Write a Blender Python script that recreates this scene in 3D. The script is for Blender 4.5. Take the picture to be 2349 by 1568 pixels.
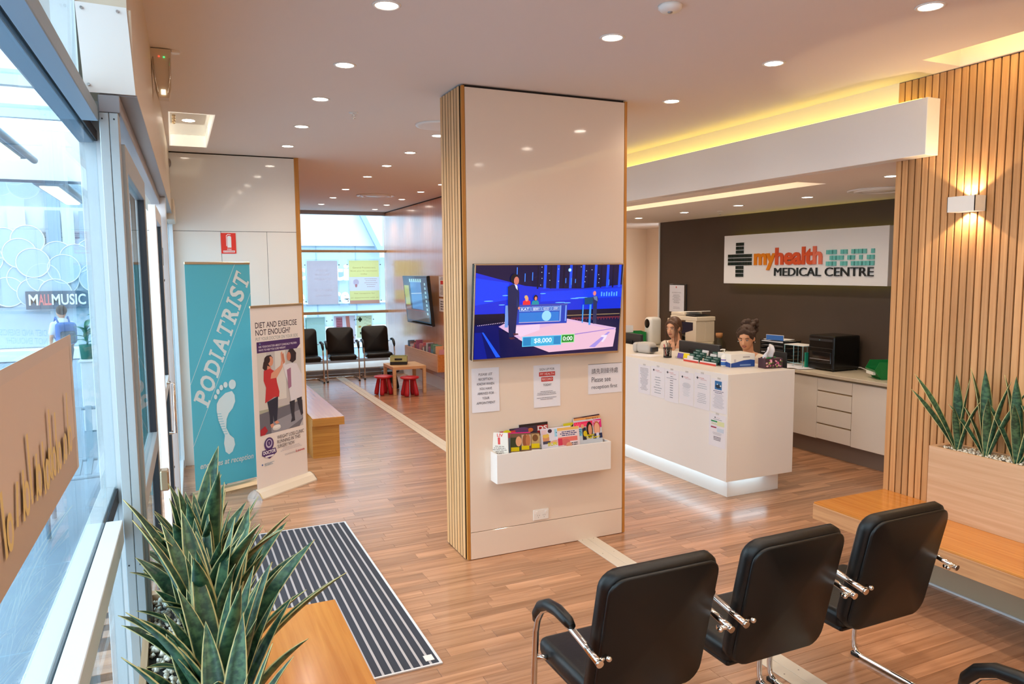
import bpy, bmesh, math, random
from mathutils import Vector, Matrix, Euler
random.seed(7)
for o in list(bpy.data.objects): bpy.data.objects.remove(o)
SC = bpy.context.scene
COL = SC.collection

# ---------------- camera ----------------
cam_d = bpy.data.cameras.new('camera'); cam = bpy.data.objects.new('camera', cam_d); COL.objects.link(cam)
def cam_axes(yaw, pitch, roll):
    f = Vector((math.sin(yaw)*math.cos(pitch), math.cos(yaw)*math.cos(pitch), -math.sin(pitch)))
    r = Vector((math.cos(yaw), -math.sin(yaw), 0)); u = r.cross(f)
    c, s = math.cos(roll), math.sin(roll)
    return c*r + s*u, c*u - s*r, f
r_, u_, f_ = cam_axes(0.427243, 0.097018, -0.008349)
mw = Matrix.Identity(4)
for i in range(3):
    mw[i][0] = r_[i]; mw[i][1] = u_[i]; mw[i][2] = -f_[i]
mw[2][3] = 1.95
cam.matrix_world = mw
cam_d.sensor_width = 36.0; cam_d.lens = 36.0*1693.56/2349; cam_d.clip_start = 0.02; cam_d.clip_end = 200
SC.camera = cam
SC.view_settings.view_transform = 'Standard'; SC.view_settings.look = 'None'
SC.view_settings.exposure = 0.0; SC.view_settings.gamma = 1.0
SC.view_settings.use_curve_mapping = False
# ---------------- world (overcast-bright daylight) ----------------
WD = bpy.data.worlds.new('daylight'); SC.world = WD; WD.use_nodes = True
bg = WD.node_tree.nodes['Background']; bg.inputs[0].default_value = (0.84, 0.93, 1.0, 1); bg.inputs[1].default_value = 5.0
SPOT_W = 28.0          # watt of every ceiling downlight
WARM = (1.0, 0.86, 0.71)
sc_c = SC.cycles
sc_c.max_bounces = 8; sc_c.diffuse_bounces = 5; sc_c.glossy_bounces = 4; sc_c.transparent_max_bounces = 12
sc_c.sample_clamp_indirect = 6.0; sc_c.caustics_reflective = False; sc_c.caustics_refractive = False
sc_c.use_denoising = True

# ---------------- helpers ----------------
def lin(c):
    if max(c) > 1.001: c = [v/255 for v in c]
    return tuple((v/12.92 if v <= .04045 else ((v+.055)/1.055)**2.4) for v in c)
M = {}
def mat(name, col=(200,200,200), rough=.5, metal=0., emit=None, es=1., coat=0., spec=.5, noise=None, bump=0.):
    m = bpy.data.materials.new(name); m.use_nodes = True; M[name] = m
    nt = m.node_tree; b = nt.nodes['Principled BSDF']
    c = lin(col)+(1,)
    b.inputs['Base Color'].default_value = c; b.inputs['Roughness'].default_value = rough; b.inputs['Metallic'].default_value = metal
    b.inputs['Specular IOR Level'].default_value = spec
    b.inputs['Coat Weight'].default_value = coat; b.inputs['Coat Roughness'].default_value = .04
    if emit:
        b.inputs['Emission Color'].default_value = lin(emit)+(1,); b.inputs['Emission Strength'].default_value = es
    if noise or bump:
        tc = nt.nodes.new('ShaderNodeTexCoord'); n = nt.nodes.new('ShaderNodeTexNoise')
        n.inputs['Scale'].default_value = noise[1] if noise else 60; n.inputs['Detail'].default_value = 4
        nt.links.new(tc.outputs['Object'], n.inputs['Vector'])
        if noise:
            mx = nt.nodes.new('ShaderNodeMix'); mx.data_type = 'RGBA'
            mx.inputs[6].default_value = c; mx.inputs[7].default_value = lin(noise[0])+(1,)
            nt.links.new(n.outputs['Fac'], mx.inputs[0]); nt.links.new(mx.outputs[2], b.inputs['Base Color'])
        if bump:
            bp = nt.nodes.new('ShaderNodeBump'); bp.inputs['Strength'].default_value = bump; bp.inputs['Distance'].default_value = .002
            nt.links.new(n.outputs['Fac'], bp.inputs['Height']); nt.links.new(bp.outputs['Normal'], b.inputs['Normal'])
    return m
def wood(name, ca, cb, axis=2, rough=.4, vary=.25, stretch=14., fine=1., coat=0., spec=.5):
    """grain runs along axis; tone differs from piece to piece"""
    m = bpy.data.materials.new(name); m.use_nodes = True; M[name] = m
    nt = m.node_tree; N = nt.nodes; Lk = nt.links; b = N['Principled BSDF']
    tc = N.new('ShaderNodeTexCoord'); oi = N.new('ShaderNodeObjectInfo'); ge = N.new('ShaderNodeNewGeometry')
    mp = N.new('ShaderNodeMapping'); s = [stretch*3.2*fine]*3; s[axis] = 1.6*fine
    mp.inputs['Scale'].default_value = s
    ad = N.new('ShaderNodeMath'); ad.operation = 'ADD'; Lk.new(oi.outputs['Random'], ad.inputs[0]); Lk.new(ge.outputs['Random Per Island'], ad.inputs[1])
    fr = N.new('ShaderNodeMath'); fr.operation = 'FRACT'; Lk.new(ad.outputs[0], fr.inputs[0])
    ml = N.new('ShaderNodeMath'); ml.operation = 'MULTIPLY'; Lk.new(ad.outputs[0], ml.inputs[0]); ml.inputs[1].default_value = 37.
    vo = N.new('ShaderNodeVectorMath'); vo.operation = 'ADD'; Lk.new(tc.outputs['Object'], vo.inputs[0]); Lk.new(ml.outputs[0], vo.inputs[1])
    Lk.new(vo.outputs[0], mp.inputs['Vector'])
    n1 = N.new('ShaderNodeTexNoise'); n1.inputs['Scale'].default_value = 1.; n1.inputs['Detail'].default_value = 6; n1.inputs['Distortion'].default_value = .6
    Lk.new(mp.outputs[0], n1.inputs['Vector'])
    cr = N.new('ShaderNodeValToRGB'); cr.color_ramp.elements[0].position = .3; cr.color_ramp.elements[1].position = .72
    cr.color_ramp.elements[0].color = lin(cb)+(1,); cr.color_ramp.elements[1].color = lin(ca)+(1,)
    Lk.new(n1.outputs['Fac'], cr.inputs[0])
    hs = N.new('ShaderNodeHueSaturation'); Lk.new(cr.outputs[0], hs.inputs['Color'])
    mr = N.new('ShaderNodeMapRange'); mr.inputs['To Min'].default_value = 1-vary; mr.inputs['To Max'].default_value = 1+vary*.6
    Lk.new(fr.outputs[0], mr.inputs['Value']); Lk.new(mr.outputs[0], hs.inputs['Value'])
    Lk.new(hs.outputs[0], b.inputs['Base Color'])
    b.inputs['Roughness'].default_value = rough; b.inputs['Coat Weight'].default_value = coat; b.inputs['Coat Roughness'].default_value = .3 if name=='floor_wood' else .14
    b.inputs['Specular IOR Level'].default_value = spec
    return m
def glass(name, tint=(240,248,250), refl=.45):
    m = bpy.data.materials.new(name); m.use_nodes = True; M[name] = m
    nt = m.node_tree; N = nt.nodes; N.clear(); Lk = nt.links
    o = N.new('ShaderNodeOutputMaterial'); t = N.new('ShaderNodeBsdfTransparent'); g = N.new('ShaderNodeBsdfGlossy'); mx = N.new('ShaderNodeMixShader')
    lw = N.new('ShaderNodeLayerWeight'); lw.inputs[0].default_value = .5
    pw = N.new('ShaderNodeMath'); pw.operation = 'POWER'; pw.inputs[1].default_value = 5.; Lk.new(lw.outputs['Facing'], pw.inputs[0])
    ma = N.new('ShaderNodeMath'); ma.operation = 'MULTIPLY_ADD'; ma.inputs[1].default_value = refl; ma.inputs[2].default_value = .025; Lk.new(pw.outputs[0], ma.inputs[0])
    t.inputs[0].default_value = lin(tint)+(1,); g.inputs['Roughness'].default_value = .0
    Lk.new(ma.outputs[0], mx.inputs[0]); Lk.new(t.outputs[0], mx.inputs[1]); Lk.new(g.outputs[0], mx.inputs[2]); Lk.new(mx.outputs[0], o.inputs[0])
    return m
def colmat(name, rough=.45, emission=0., trans=0.):
    m = bpy.data.materials.new(name); m.use_nodes = True; M[name] = m
    nt = m.node_tree; b = nt.nodes['Principled BSDF']
    a = nt.nodes.new('ShaderNodeAttribute'); a.attribute_name = 'Col'
    nt.links.new(a.outputs['Color'], b.inputs['Base Color']); b.inputs['Roughness'].default_value = rough
    if emission:
        b.inputs['Base Color'].default_value = (0.01,0.01,0.01,1)
        for l in list(nt.links):
            if l.to_socket == b.inputs['Base Color']: nt.links.remove(l)
        nt.links.new(a.outputs['Color'], b.inputs['Emission Color']); b.inputs['Emission Strength'].default_value = emission
    if trans:
        b.inputs['Transmission Weight'].default_value = 0
        t = nt.nodes.new('ShaderNodeBsdfTranslucent'); nt.links.new(a.outputs['Color'], t.inputs['Color'])
        mx = nt.nodes.new('ShaderNodeMixShader'); mx.inputs[0].default_value = trans
        o = [n for n in nt.nodes if n.type == 'OUTPUT_MATERIAL'][0]
        nt.links.new(b.outputs[0], mx.inputs[1]); nt.links.new(t.outputs[0], mx.inputs[2]); nt.links.new(mx.outputs[0], o.inputs[0])
    return m

def tag(o, label=None, cat=None, group=None, kind=None):
    if label: o['label'] = label
    if cat: o['category'] = cat
    if group: o['group'] = group
    if kind: o['kind'] = kind
    return o
def thing(name, label, cat, loc=(0,0,0), rz=0., group=None, kind=None):
    o = bpy.data.objects.new(name, None); COL.objects.link(o); o.location = loc; o.rotation_euler = (0,0,rz)
    o.empty_display_size = .1
    return tag(o, label, cat, group, kind)
def dup(o, parent=None):
    c = o.copy(); COL.objects.link(c)
    for k in ('label','group'):
        if parent is None and k in c: del c[k]
    if parent is not None: c.parent = parent
    for ch in [x for x in bpy.data.objects if x.parent == o]: dup(ch, c)
    return c

class G:
    """geometry collector"""
    def __init__(s): s.bm = bmesh.new(); s.mi = 0
    def _fin(s, vs, mi=None):
        fs = set(f for v in vs for f in v.link_faces)
        for f in fs: f.material_index = s.mi if mi is None else mi
    def box(s, x0,y0,z0,x1,y1,z1, mi=None, bev=0., seg=1, mtx=None):
        r = bmesh.ops.create_cube(s.bm, size=1)['verts']
        for v in r: v.co = Vector(((x0+x1)/2+v.co.x*(x1-x0), (y0+y1)/2+v.co.y*(y1-y0), (z0+z1)/2+v.co.z*(z1-z0)))
        if bev:
            es = list(set(e for v in r for e in v.link_edges))
            rr = bmesh.ops.bevel(s.bm, geom=es, offset=bev, segments=seg, affect='EDGES', profile=.5)
            r = list(set(rr['verts']) | set(v for v in r if v.is_valid))
        if mtx is not None:
            for v in r: v.co = mtx @ v.co
        s._fin(r, mi); return s
    def cyl(s, p0, p1, r0, r1=None, n=16, mi=None, caps=True):
        p0 = Vector(p0); p1 = Vector(p1); r1 = r0 if r1 is None else r1
        d = (p1-p0); q = d.to_track_quat('Z','Y')
        A = [s.bm.verts.new(p0 + q @ Vector((math.cos(2*math.pi*i/n)*r0, math.sin(2*math.pi*i/n)*r0, 0))) for i in range(n)]
        B = [s.bm.verts.new(p1 + q @ Vector((math.cos(2*math.pi*i/n)*r1, math.sin(2*math.pi*i/n)*r1, 0))) for i in range(n)]
        for i in range(n):
            f = s.bm.faces.new((A[i],A[(i+1)%n],B[(i+1)%n],B[i])); f.smooth = True
        if caps: s.bm.faces.new(A[::-1]); s.bm.faces.new(B)
        s._fin(A+B, mi); return s
    def tube(s, pts, r, n=10, mi=None, closed=False):
        pts = [Vector(p) for p in pts]; k = len(pts); rings = []
        up = Vector((0,0,1)); prev = None
        for i,p in enumerate(pts):
            if closed: t = (pts[(i+1)%k]-pts[i-1])
            else: t = (pts[min(i+1,k-1)]-pts[max(i-1,0)])
            t.normalize()
            if prev is None:
                a = t.orthogonal().normalized()
            else:
                a = (prev - t*prev.dot(t)).normalized()
            prev = a; b = t.cross(a)
            rr = r[i] if isinstance(r,(list,tuple)) else r
            rings.append([s.bm.verts.new(p + a*math.cos(2*math.pi*j/n)*rr + b*math.sin(2*math.pi*j/n)*rr) for j in range(n)])
        m = k if closed else k-1
        for i in range(m):
            A, B = rings[i], rings[(i+1)%k]
            off = 0
            if closed and i == k-1:
                off = min(range(n), key=lambda o: (A[0].co-B[o].co).length)
            for j in range(n):
                f = s.bm.faces.new((A[j],A[(j+1)%n],B[(j+1+off)%n],B[(j+off)%n])); f.smooth = True
        if not closed: s.bm.faces.new(rings[0][::-1]); s.bm.faces.new(rings[-1])
        s._fin([v for R in rings for v in R], mi); return s
    def lathe(s, prof, c=(0,0,0), n=24, mi=None, axis='Z'):
        c = Vector(c); rings = []
        for (r,z) in prof:
            ring = []
            for i in range(n):
                a = 2*math.pi*i/n; v = Vector((r*math.cos(a), r*math.sin(a), z))
                if axis == 'Y': v = Vector((v.x, v.z, v.y))
                if axis == 'X': v = Vector((v.z, v.x, v.y))
                ring.append(s.bm.verts.new(c+v))
            rings.append(ring)
        for A,B in zip(rings, rings[1:]):
            for i in range(n):
                f = s.bm.faces.new((A[i],A[(i+1)%n],B[(i+1)%n],B[i])); f.smooth = True
        if prof[0][0] > 1e-5: s.bm.faces.new(rings[0][::-1])
        if prof[-1][0] > 1e-5: s.bm.faces.new(rings[-1])
        s._fin([v for R in rings for v in R], mi); return s
    def prism(s, pts, d, mi=None, smooth=False):
        """extrude the polygon pts (3-D) by vector d"""
        d = Vector(d); A = [s.bm.verts.new(Vector(p)) for p in pts]; B = [s.bm.verts.new(Vector(p)+d) for p in pts]
        n = len(A); s.bm.faces.new(A[::-1]); s.bm.faces.new(B)
        for i in range(n): s.bm.faces.new((A[i],A[(i+1)%n],B[(i+1)%n],B[i])).smooth = smooth
        s._fin(A+B, mi); return s
    def ell(s, c, r, u=16, v=10, mi=None, rot=None):
        R = bmesh.ops.create_uvsphere(s.bm, u_segments=u, v_segments=v, radius=1)['verts']
        m = rot.to_matrix() if rot else Matrix.Identity(3)
        for w in R: w.co = Vector(c) + m @ Vector((w.co.x*r[0], w.co.y*r[1], w.co.z*r[2]))
        for f in set(f for w in R for f in w.link_faces): f.smooth = True
        s._fin(R, mi); return s
    def done(s, name, mats, parent=None, loc=None, rot=None, kind=None, wn=False):
        if not isinstance(mats,(list,tuple)): mats = [mats]
        bmesh.ops.recalc_face_normals(s.bm, faces=s.bm.faces[:])
        me = bpy.data.meshes.new(name); s.bm.to_mesh(me); s.bm.free()
        for m in mats: me.materials.append(M[m] if isinstance(m,str) else m)
        o = bpy.data.objects.new(name, me); COL.objects.link(o)
        if parent is not None: o.parent = parent
        if loc: o.location = loc
        if rot: o.rotation_euler = rot
        if kind: o['kind'] = kind
        return o
def B(name, m, b, parent=None, bev=0., seg=1, kind=None, **k):
    return G().box(*b, bev=bev, seg=seg).done(name, m, parent, kind=kind, **k)
def subsurf(o, lv=2):
    md = o.modifiers.new('s','SUBSURF'); md.levels = lv; md.render_levels = lv
    for p in o.data.polygons: p.use_smooth = True

_tc = {}
def textmesh(s, bold=0., shear=0.):
    """outline of a line of lettering as (verts, faces, bbox) in the font's own plane"""
    k = (s,bold,shear)
    if k in _tc: return _tc[k]
    cu = bpy.data.curves.new('t','FONT'); cu.body = s; cu.size = 1; cu.resolution_u = 3; cu.offset = bold; cu.shear = shear; cu.fill_mode = 'FRONT'
    ob = bpy.data.objects.new('t', cu); COL.objects.link(ob)
    dg = bpy.context.evaluated_depsgraph_get(); dg.update()
    me = bpy.data.meshes.new_from_object(ob.evaluated_get(dg))
    vs = [(v.co.x,v.co.y) for v in me.vertices]; fs = [tuple(p.vertices) for p in me.polygons]
    bpy.data.objects.remove(ob); bpy.data.curves.remove(cu); bpy.data.meshes.remove(me)
    if vs: bb = (min(v[0] for v in vs), min(v[1] for v in vs), max(v[0] for v in vs), max(v[1] for v in vs))
    else: bb = (0,0,1,1)
    _tc[k] = (vs,fs,bb); return _tc[k]

class Print:
    """flat ink on a sheet: coloured layers in one mesh; local x right, y up"""
    def __init__(s): s.v = []; s.f = []; s.c = []; s.layer = 0; s.step = .00012
    def _z(s): return .0003 + s.layer*s.step
    def poly(s, pts, col, up=True):
        if up: s.layer += 1
        b = len(s.v); s.v += [(p[0],p[1],s._z()) for p in pts]; s.f.append(tuple(range(b,b+len(pts)))); s.c.append(lin(col)); return s
    def rect(s, x0,y0,x1,y1, col): return s.poly([(x0,y0),(x1,y0),(x1,y1),(x0,y1)], col)
    def ell(s, cx,cy,rx,ry, col, n=20, a0=0, rot=0):
        c_,s_ = math.cos(rot), math.sin(rot)
        return s.poly([(cx+rx*math.cos(t)*c_-ry*math.sin(t)*s_, cy+rx*math.cos(t)*s_+ry*math.sin(t)*c_) for t in [2*math.pi*i/n for i in range(n)]], col)
    def line(s, x0,y0,x1,y1, w, col):
        d = Vector((x1-x0,y1-y0)); d.normalize(); n = Vector((-d.y,d.x))*w/2
        return s.poly([(x0+n.x,y0+n.y),(x0-n.x,y0-n.y),(x1-n.x,y1-n.y),(x1+n.x,y1+n.y)], col)
    def text(s, t, x0,y0,x1,y1, col, bold=0., shear=0., keep=False, xf=None):
        vs,fs,bb = textmesh(t,bold,shear)
        sx = (x1-x0)/max(bb[2]-bb[0],1e-6); sy = (y1-y0)/max(bb[3]-bb[1],1e-6)
        ox = 0
        if keep:
            m = min(sx,sy); ox = ((x1-x0)-m*(bb[2]-bb[0]))/2; sx = sy = m
        s.layer += 1; b = len(s.v)
        for v in vs:
            p = (x0+ox+(v[0]-bb[0])*sx, y0+(v[1]-bb[1])*sy)
            if xf: p = xf(*p)
            s.v.append((p[0],p[1],s._z()))
        for f in fs: s.f.append(tuple(i+b for i in f)); s.c.append(lin(col))
        return s
    def lines(s, x0,x1,ytop,n,dy,h,col,seed=0,center=True):
        """rows of small print too fine to read"""
        rr = random.Random(seed); s.layer += 1
        for i in range(n):
            w = (x1-x0)*rr.uniform(.55,1.); cx = (x0+x1)/2; a = cx-w/2 if center else x0; e = a+w; y = ytop-i*dy
            x = a
            while x < e-.001:
                l = min(rr.uniform(1.5,6)*h, e-x)
                s.poly([(x,y-h),(x+l,y-h),(x+l,y),(x,y)], col, up=False); x += l+h*.6
        return s
    def done(s, name, parent, O, R, U, m='print', group=None):
        me = bpy.data.meshes.new(name); me.from_pydata(s.v, [], s.f); me.materials.append(M[m])
        ca = me.color_attributes.new('Col','FLOAT_COLOR','CORNER')
        for p,c in zip(me.polygons, s.c):
            for li in p.loop_indices: ca.data[li].color = (c[0],c[1],c[2],1)
        o = bpy.data.objects.new(name, me); COL.objects.link(o)
        R = Vector(R).normalized(); U = Vector(U).normalized(); Nn = R.cross(U)
        mt = Matrix.Identity(4)
        for i in range(3): mt[i][0] = R[i]; mt[i][1] = U[i]; mt[i][2] = Nn[i]; mt[i][3] = O[i]
        if parent is not None: o.parent = parent
        o.matrix_local = mt
        return o
def arc(cx, cy, r, a0, a1, n=8):
    return [(cx+r*math.cos(math.radians(a0+(a1-a0)*i/n)), cy+r*math.sin(math.radians(a0+(a1-a0)*i/n))) for i in range(n+1)]
ORD = ['first','second','third','fourth','fifth','sixth','seventh','eighth','ninth','tenth','eleventh','twelfth','thirteenth','fourteenth','fifteenth','sixteenth','seventeenth','eighteenth','nineteenth','twentieth','twenty-first','twenty-second','twenty-third','twenty-fourth','twenty-fifth','twenty-sixth','twenty-seventh','twenty-eighth','twenty-ninth','thirtieth','thirty-first','thirty-second','thirty-third']

# ---------------- materials ----------------
mat('ceiling_paint', (232,223,216), .85)
mat('column_gloss', (232,214,196), .07, coat=.4)  # white_gloss copy with the warmer indoor light put into its colour
mat('white_gloss', (236,230,222), .07, coat=.4)
mat('white_satin', (236,233,229), .3)
mat('white_plaster', (240,226,208), .8)
mat('cream_plaster', (238,214,186), .8)
mat('shadow_gap', (40,30,25), .9)
mat('dark_wall', (74,57,46), .55, noise=((66,52,40), 3.))
mat('grey_sill', (150,150,156), .5)
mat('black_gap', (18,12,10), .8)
wood('floor_wood', (200,150,114), (156,110,78), axis=0, rough=.22, vary=.23, stretch=9., spec=.5, coat=.25)
wood('slat_wood', (218,168,114), (190,136,84), axis=2, rough=.45, vary=.2)
wood('slat_pale', (230,186,136), (206,154,100), axis=2, rough=.45, vary=.12)
wood('edge_wood', (206,142,66), (180,118,48), axis=2, rough=.45, vary=.05)
wood('bench_wood', (214,146,66), (190,118,44), axis=1, rough=.22, vary=.05, coat=.3)
wood('bench_side', (214,166,118), (186,136,92), axis=1, rough=.5, vary=.05)
wood('bench_dark', (200,140,62), (168,106,40), axis=0, rough=.45, vary=.04, stretch=20)
wood('bench_front', (222,150,84), (204,128,62), axis=1, rough=.35, vary=.03)
wood('planter_wood', (214,176,140), (196,154,116), axis=1, rough=.45, vary=.03)
wood('veneer', (222,158,112), (204,136,90), axis=2, rough=.24, vary=.03, coat=.9)
wood('table_wood', (228,188,140), (210,166,118), axis=0, rough=.45, vary=.03)
mat('base_grey', (168,150,124), .5)
mat('toekick', (128,112,102), .45)
mat('aluminium', (176,184,188), .38, metal=.55)
mat('alu_pale', (214,220,224), .45, metal=.2)
mat('alu_blue', (150,176,196), .45, metal=.25)
mat('alu_light', (222,226,230), .4, metal=.25)
mat('gasket', (26,28,34), .6)
mat('cream_metal', (216,200,178), .4)
mat('grey_metal', (150,148,152), .4, metal=.3)
mat('chrome', (225,222,218), .08, metal=1.)
mat('champagne', (196,172,140), .3, metal=.7)
mat('leather', (10,9,9), .42, spec=.4, bump=.25)
mat('leather_side', (9,10,11), .38, spec=.4)
mat('black_plastic', (14,13,13), .22)
mat('black_matt', (26,25,26), .5)
mat('dark_grey', (46,45,48), .4)
mat('screen_glass', (10,12,16), .06, spec=.8)
mat('white_plastic', (236,232,226), .35)
mat('ivory_plastic', (226,210,188), .4)
mat('light_grey', (190,184,178), .4)
mat('red_plastic', (196,36,52), .35)
mat('green_plastic', (16,132,62), .35)
mat('paper', (232,230,236), .7)
mat('cork', (180,122,74), .8)
mat('pebble', (236,228,212), .6)
mat('worktop', (206,192,170), .35)
mat('laminate', (232,224,214), .35)
mat('groove', (150,128,100), .6)
mat('carpet', (66,68,78), .95, noise=((38,42,52), 400.), bump=.8)
mat('carpet_rail', (190,188,192), .4, metal=.4)
mat('strip_cream', (216,204,186), .5)
mat('led_white', (255,255,255), .5, emit=(196,236,255), es=9.)
mat('led_yellow', (255,240,120), .5, emit=(255,236,110), es=7.5)
mat('led_lime', (240,240,60), .5, emit=(226,216,10), es=2.2)
mat('led_warm', (255,240,200), .5, emit=(255,236,190), es=14.)
mat('led_cove', (255,240,200), .5, emit=(255,228,150), es=26.)
mat('glow_rim', (255,250,230), .5, emit=(255,252,240), es=.5)
mat('lamp_disc', (255,250,240), .5, emit=(255,240,222), es=26.)
mat('lamp_tube', (255,250,230), .5, emit=(255,244,214), es=2.2)
mat('led_green', (40,255,120), .5, emit=(40,255,120), es=3.)
mat('led_red', (255,60,40), .5, emit=(255,60,40), es=3.)
mat('paving', (150,164,178), .5, noise=((122,142,164), 1.3))
mat('facade_blue', (176,196,212), .7)
mat('facade_pale', (206,218,227), .7)
mat('facade_mid', (150,174,194), .7)
mat('ext_white', (232,238,240), .6)
mat('ext_dark', (70,88,110), .6)
mat('steel_blue', (150,172,190), .5)
mat('skin_a', (226,168,132), .5)
mat('skin_b', (222,160,120), .5)
mat('hair_brown', (104,66,40), .5, noise=((62,38,24), 60.), bump=.6)
mat('hair_dark', (84,54,34), .7, noise=((40,25,16), 90.), bump=1.)
mat('blouse', (240,222,200), .8)
mat('eye_white', (236,228,222), .3)
mat('eye_dark', (34,24,20), .3)
mat('brow', (64,40,26), .8)
mat('lip', (176,92,78), .4)
mat('shirt_white', (226,232,238), .8)
mat('pack_blue', (52,106,182), .7)
mat('trouser', (60,70,92), .8)
mat('pot_green', (34,110,92), .6)
mat('stem', (40,84,50), .6)
mat('leaf_out', (52,124,88), .5)
glass('pane', (236,246,250))
glass('acrylic', (246,246,246))
glass('bottle_glass', (225,228,222))
colmat('print', .5); colmat('gloss_print', .25); colmat('screen', .12, emission=1.25); colmat('translucent_print', .6, trans=.8)
# ================= STRUCTURE =================
H = 3.13; HR = 2.63
ROT = -math.atan(.018)      # the shopfront runs slightly off the room's axis
# floor
floor = B('floor', 'shadow_gap', (-.6,-3,-.1, 7.6,14.9,-.004), kind='structure')
lens = [.34,.42,.5,.6,.72,.86]; W_ = .082; planks = []
pm = {}
for L in lens:
    g = G(); g.box(0,0,-.004, L-.0012,W_-.0012,0, bev=.0006); me = g.done('plank','floor_wood'); pm[L] = me.data; bpy.data.objects.remove(me)
y = -3.0; row = 0
while y < 14.85:
    x = -.25 - random.random()*.5; xe = 4.45 if (y < 3.45 or y > 10.7) else 7.4
    while x < xe:
        L = random.choice(lens)
        if x+L > -.25: planks.append((x,y,L))
        x += L
    y += W_; row += 1
def infront(p):
    x,y,L = p; cx = x+L/2
    if y < 2.35: return 99
    k = cx/y
    if k > 1.55 or k < -.12: return 99      # outside the view
    return math.hypot(cx,y)
planks.sort(key=infront)
near, rest = planks[:290], planks[290:]
for (x,y,L) in near:
    o = bpy.data.objects.new('plank', pm[L]); COL.objects.link(o); o.parent = floor; o.location = (x,y,0)
vs, fs = [], []
for (x,y,L) in rest:
    b = len(vs); x1 = x+L-.0012; y1 = y+W_-.0012
    vs += [(x,y,-.004),(x1,y,-.004),(x1,y1,-.004),(x,y1,-.004),(x,y,0),(x1,y,0),(x1,y1,0),(x,y1,0)]
    fs += [(b+4,b+5,b+6,b+7),(b,b+1,b+5,b+4),(b+1,b+2,b+6,b+5),(b+2,b+3,b+7,b+6),(b+3,b,b+4,b+7)]
me = bpy.data.meshes.new('far_planks'); me.from_pydata(vs,[],fs); me.materials.append(M['floor_wood'])
fp = bpy.data.objects.new('far_planks', me); COL.objects.link(fp); fp.parent = floor; fp['kind'] = 'stuff'

# ceiling of the waiting room with its recesses, and the lower reception ceiling
g = G()
SL = (3.97,-3.,4.30,3.0)          # slot along the slatted wall
HT = (.025,6.11,.335,7.68)        # hatch
for b in ((-.6,-3,SL[0],HT[1]), (-.6,HT[1],HT[0],HT[3]), (HT[2],HT[1],4.5,HT[3]), (-.6,HT[3],4.5,14.9), (SL[0],SL[3],4.5,HT[1])):
    g.box(b[0],b[1],H, b[2],b[3],H+.3)
g.box(SL[2],-3,H, 4.5,SL[3],H+.3)
g.box(SL[0]-.02,-3,H+.28, 4.5,SL[3]+.02,H+.34)
ceil = g.done('ceiling', 'ceiling_paint', kind='structure')
g = G(); S2 = (4.56,4.5,4.88,10.3)
g.box(4.316,3.42,HR,S2[0],10.7,HR+.25); g.box(S2[2],3.42,HR,7.5,10.7,HR+.25); g.box(S2[0],3.42,HR,S2[2],S2[1],HR+.25); g.box(S2[0],S2[3],HR,S2[2],10.7,HR+.25)
g.box(S2[0]-.02,S2[1]-.02,HR+.22,S2[2]+.02,S2[3]+.02,HR+.3)
g.done('ceiling_reception', 'ceiling_paint', kind='structure')
B('led_strip', 'led_warm', (S2[0]+.02,S2[1]+.1,HR+.2,S2[0]+.05,S2[3]-.1,HR+.215), bev=.004).__setitem__('kind','structure')
bpy.data.objects['led_strip'].name = 'trim_1'
B('trim_2', 'led_cove', (3.98,-2.8,H+.13,3.995,2.96,H+.15), bev=.004, kind='structure')
# bulkhead beam with yellow cove
B('trim_3', 'white_satin', (4.2,3.125,2.63,4.315,10.7,2.972), bev=.003, kind='structure')
B('trim_4', 'led_yellow', (4.245,3.2,2.974,4.262,10.6,2.984), bev=.003, kind='structure')
B('wall_over_reception', 'white_plaster', (4.32,3.42,HR+.26,4.5,10.7,H), kind='structure')

# slatted right wall
wr = thing('wall_right', None, None, kind='structure')
G().box(4.335,-3,0,4.45,3.42,H).done('wall_core','black_gap', wr)
me = G().box(-.015,-.0190,0,0,.0190,H-.004, bev=.0015).done('slat','slat_wood').data
bpy.data.objects['slat'].name = 'tmp'
tmp = bpy.data.objects['tmp']; bpy.data.objects.remove(tmp)
y = 3.42-.0195; k = 0
while y > -.6:
    o = bpy.data.objects.new('slat', me); COL.objects.link(o); o.parent = wr; o.location = (4.335,y,0); y -= .0468
B('slat_backing','slat_wood',(4.32,-3,0,4.335,y,H), wr)
B('end_board','slat_wood',(4.3352,3.4205,0,4.45,3.43,H-.004), wr)
B('wall_reception_side','white_plaster',(4.45,3.33,0,7.5,3.43,H), kind='structure')
B('wall_reception','dark_wall',(6.6,3.43,0,6.72,9.15,HR), kind='structure')
B('trim_5','white_satin',(6.585,9.15,0,6.72,9.175,HR), kind='structure')
B('wall_back_reception','cream_plaster',(3.93,10.66,0,7.5,10.76,H), kind='structure')
B('wall_reception_outer','cream_plaster',(7.4,9.15,0,7.5,10.7,H), kind='structure')
# far veneer wall and its skirting
g = G(); g.box(3.93,9.9,.2,4.03,14.9,H-.02); g.done('wall_far_right','veneer', kind='structure')
B('baseboard_far_right','white_satin',(3.925,9.9,0,4.03,14.9,.2), kind='structure')
B('trim_6','shadow_gap',(3.935,9.9,H-.02,4.03,14.9,H), kind='structure')
# white panelled wall on the left
wl = thing('wall_left', None, None, kind='structure')
B('wall_core','shadow_gap',(-.35,8.07,0,1.19,8.2,H), wl)
J = 2.365
for (a,b) in ((-.3,.449),(.4525,.892),(.8955,1.19)):
    B('panel','white_gloss',(a,8.05,.0,b,8.07,J-.004), wl, bev=.0012)
B('panel','white_gloss',(-.3,8.05,J,1.19,8.07,H-.012), wl, bev=.0012)
B('edge_board','edge_wood',(1.1905,8.045,0,1.235,14.85,H-.003), wl)
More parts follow.
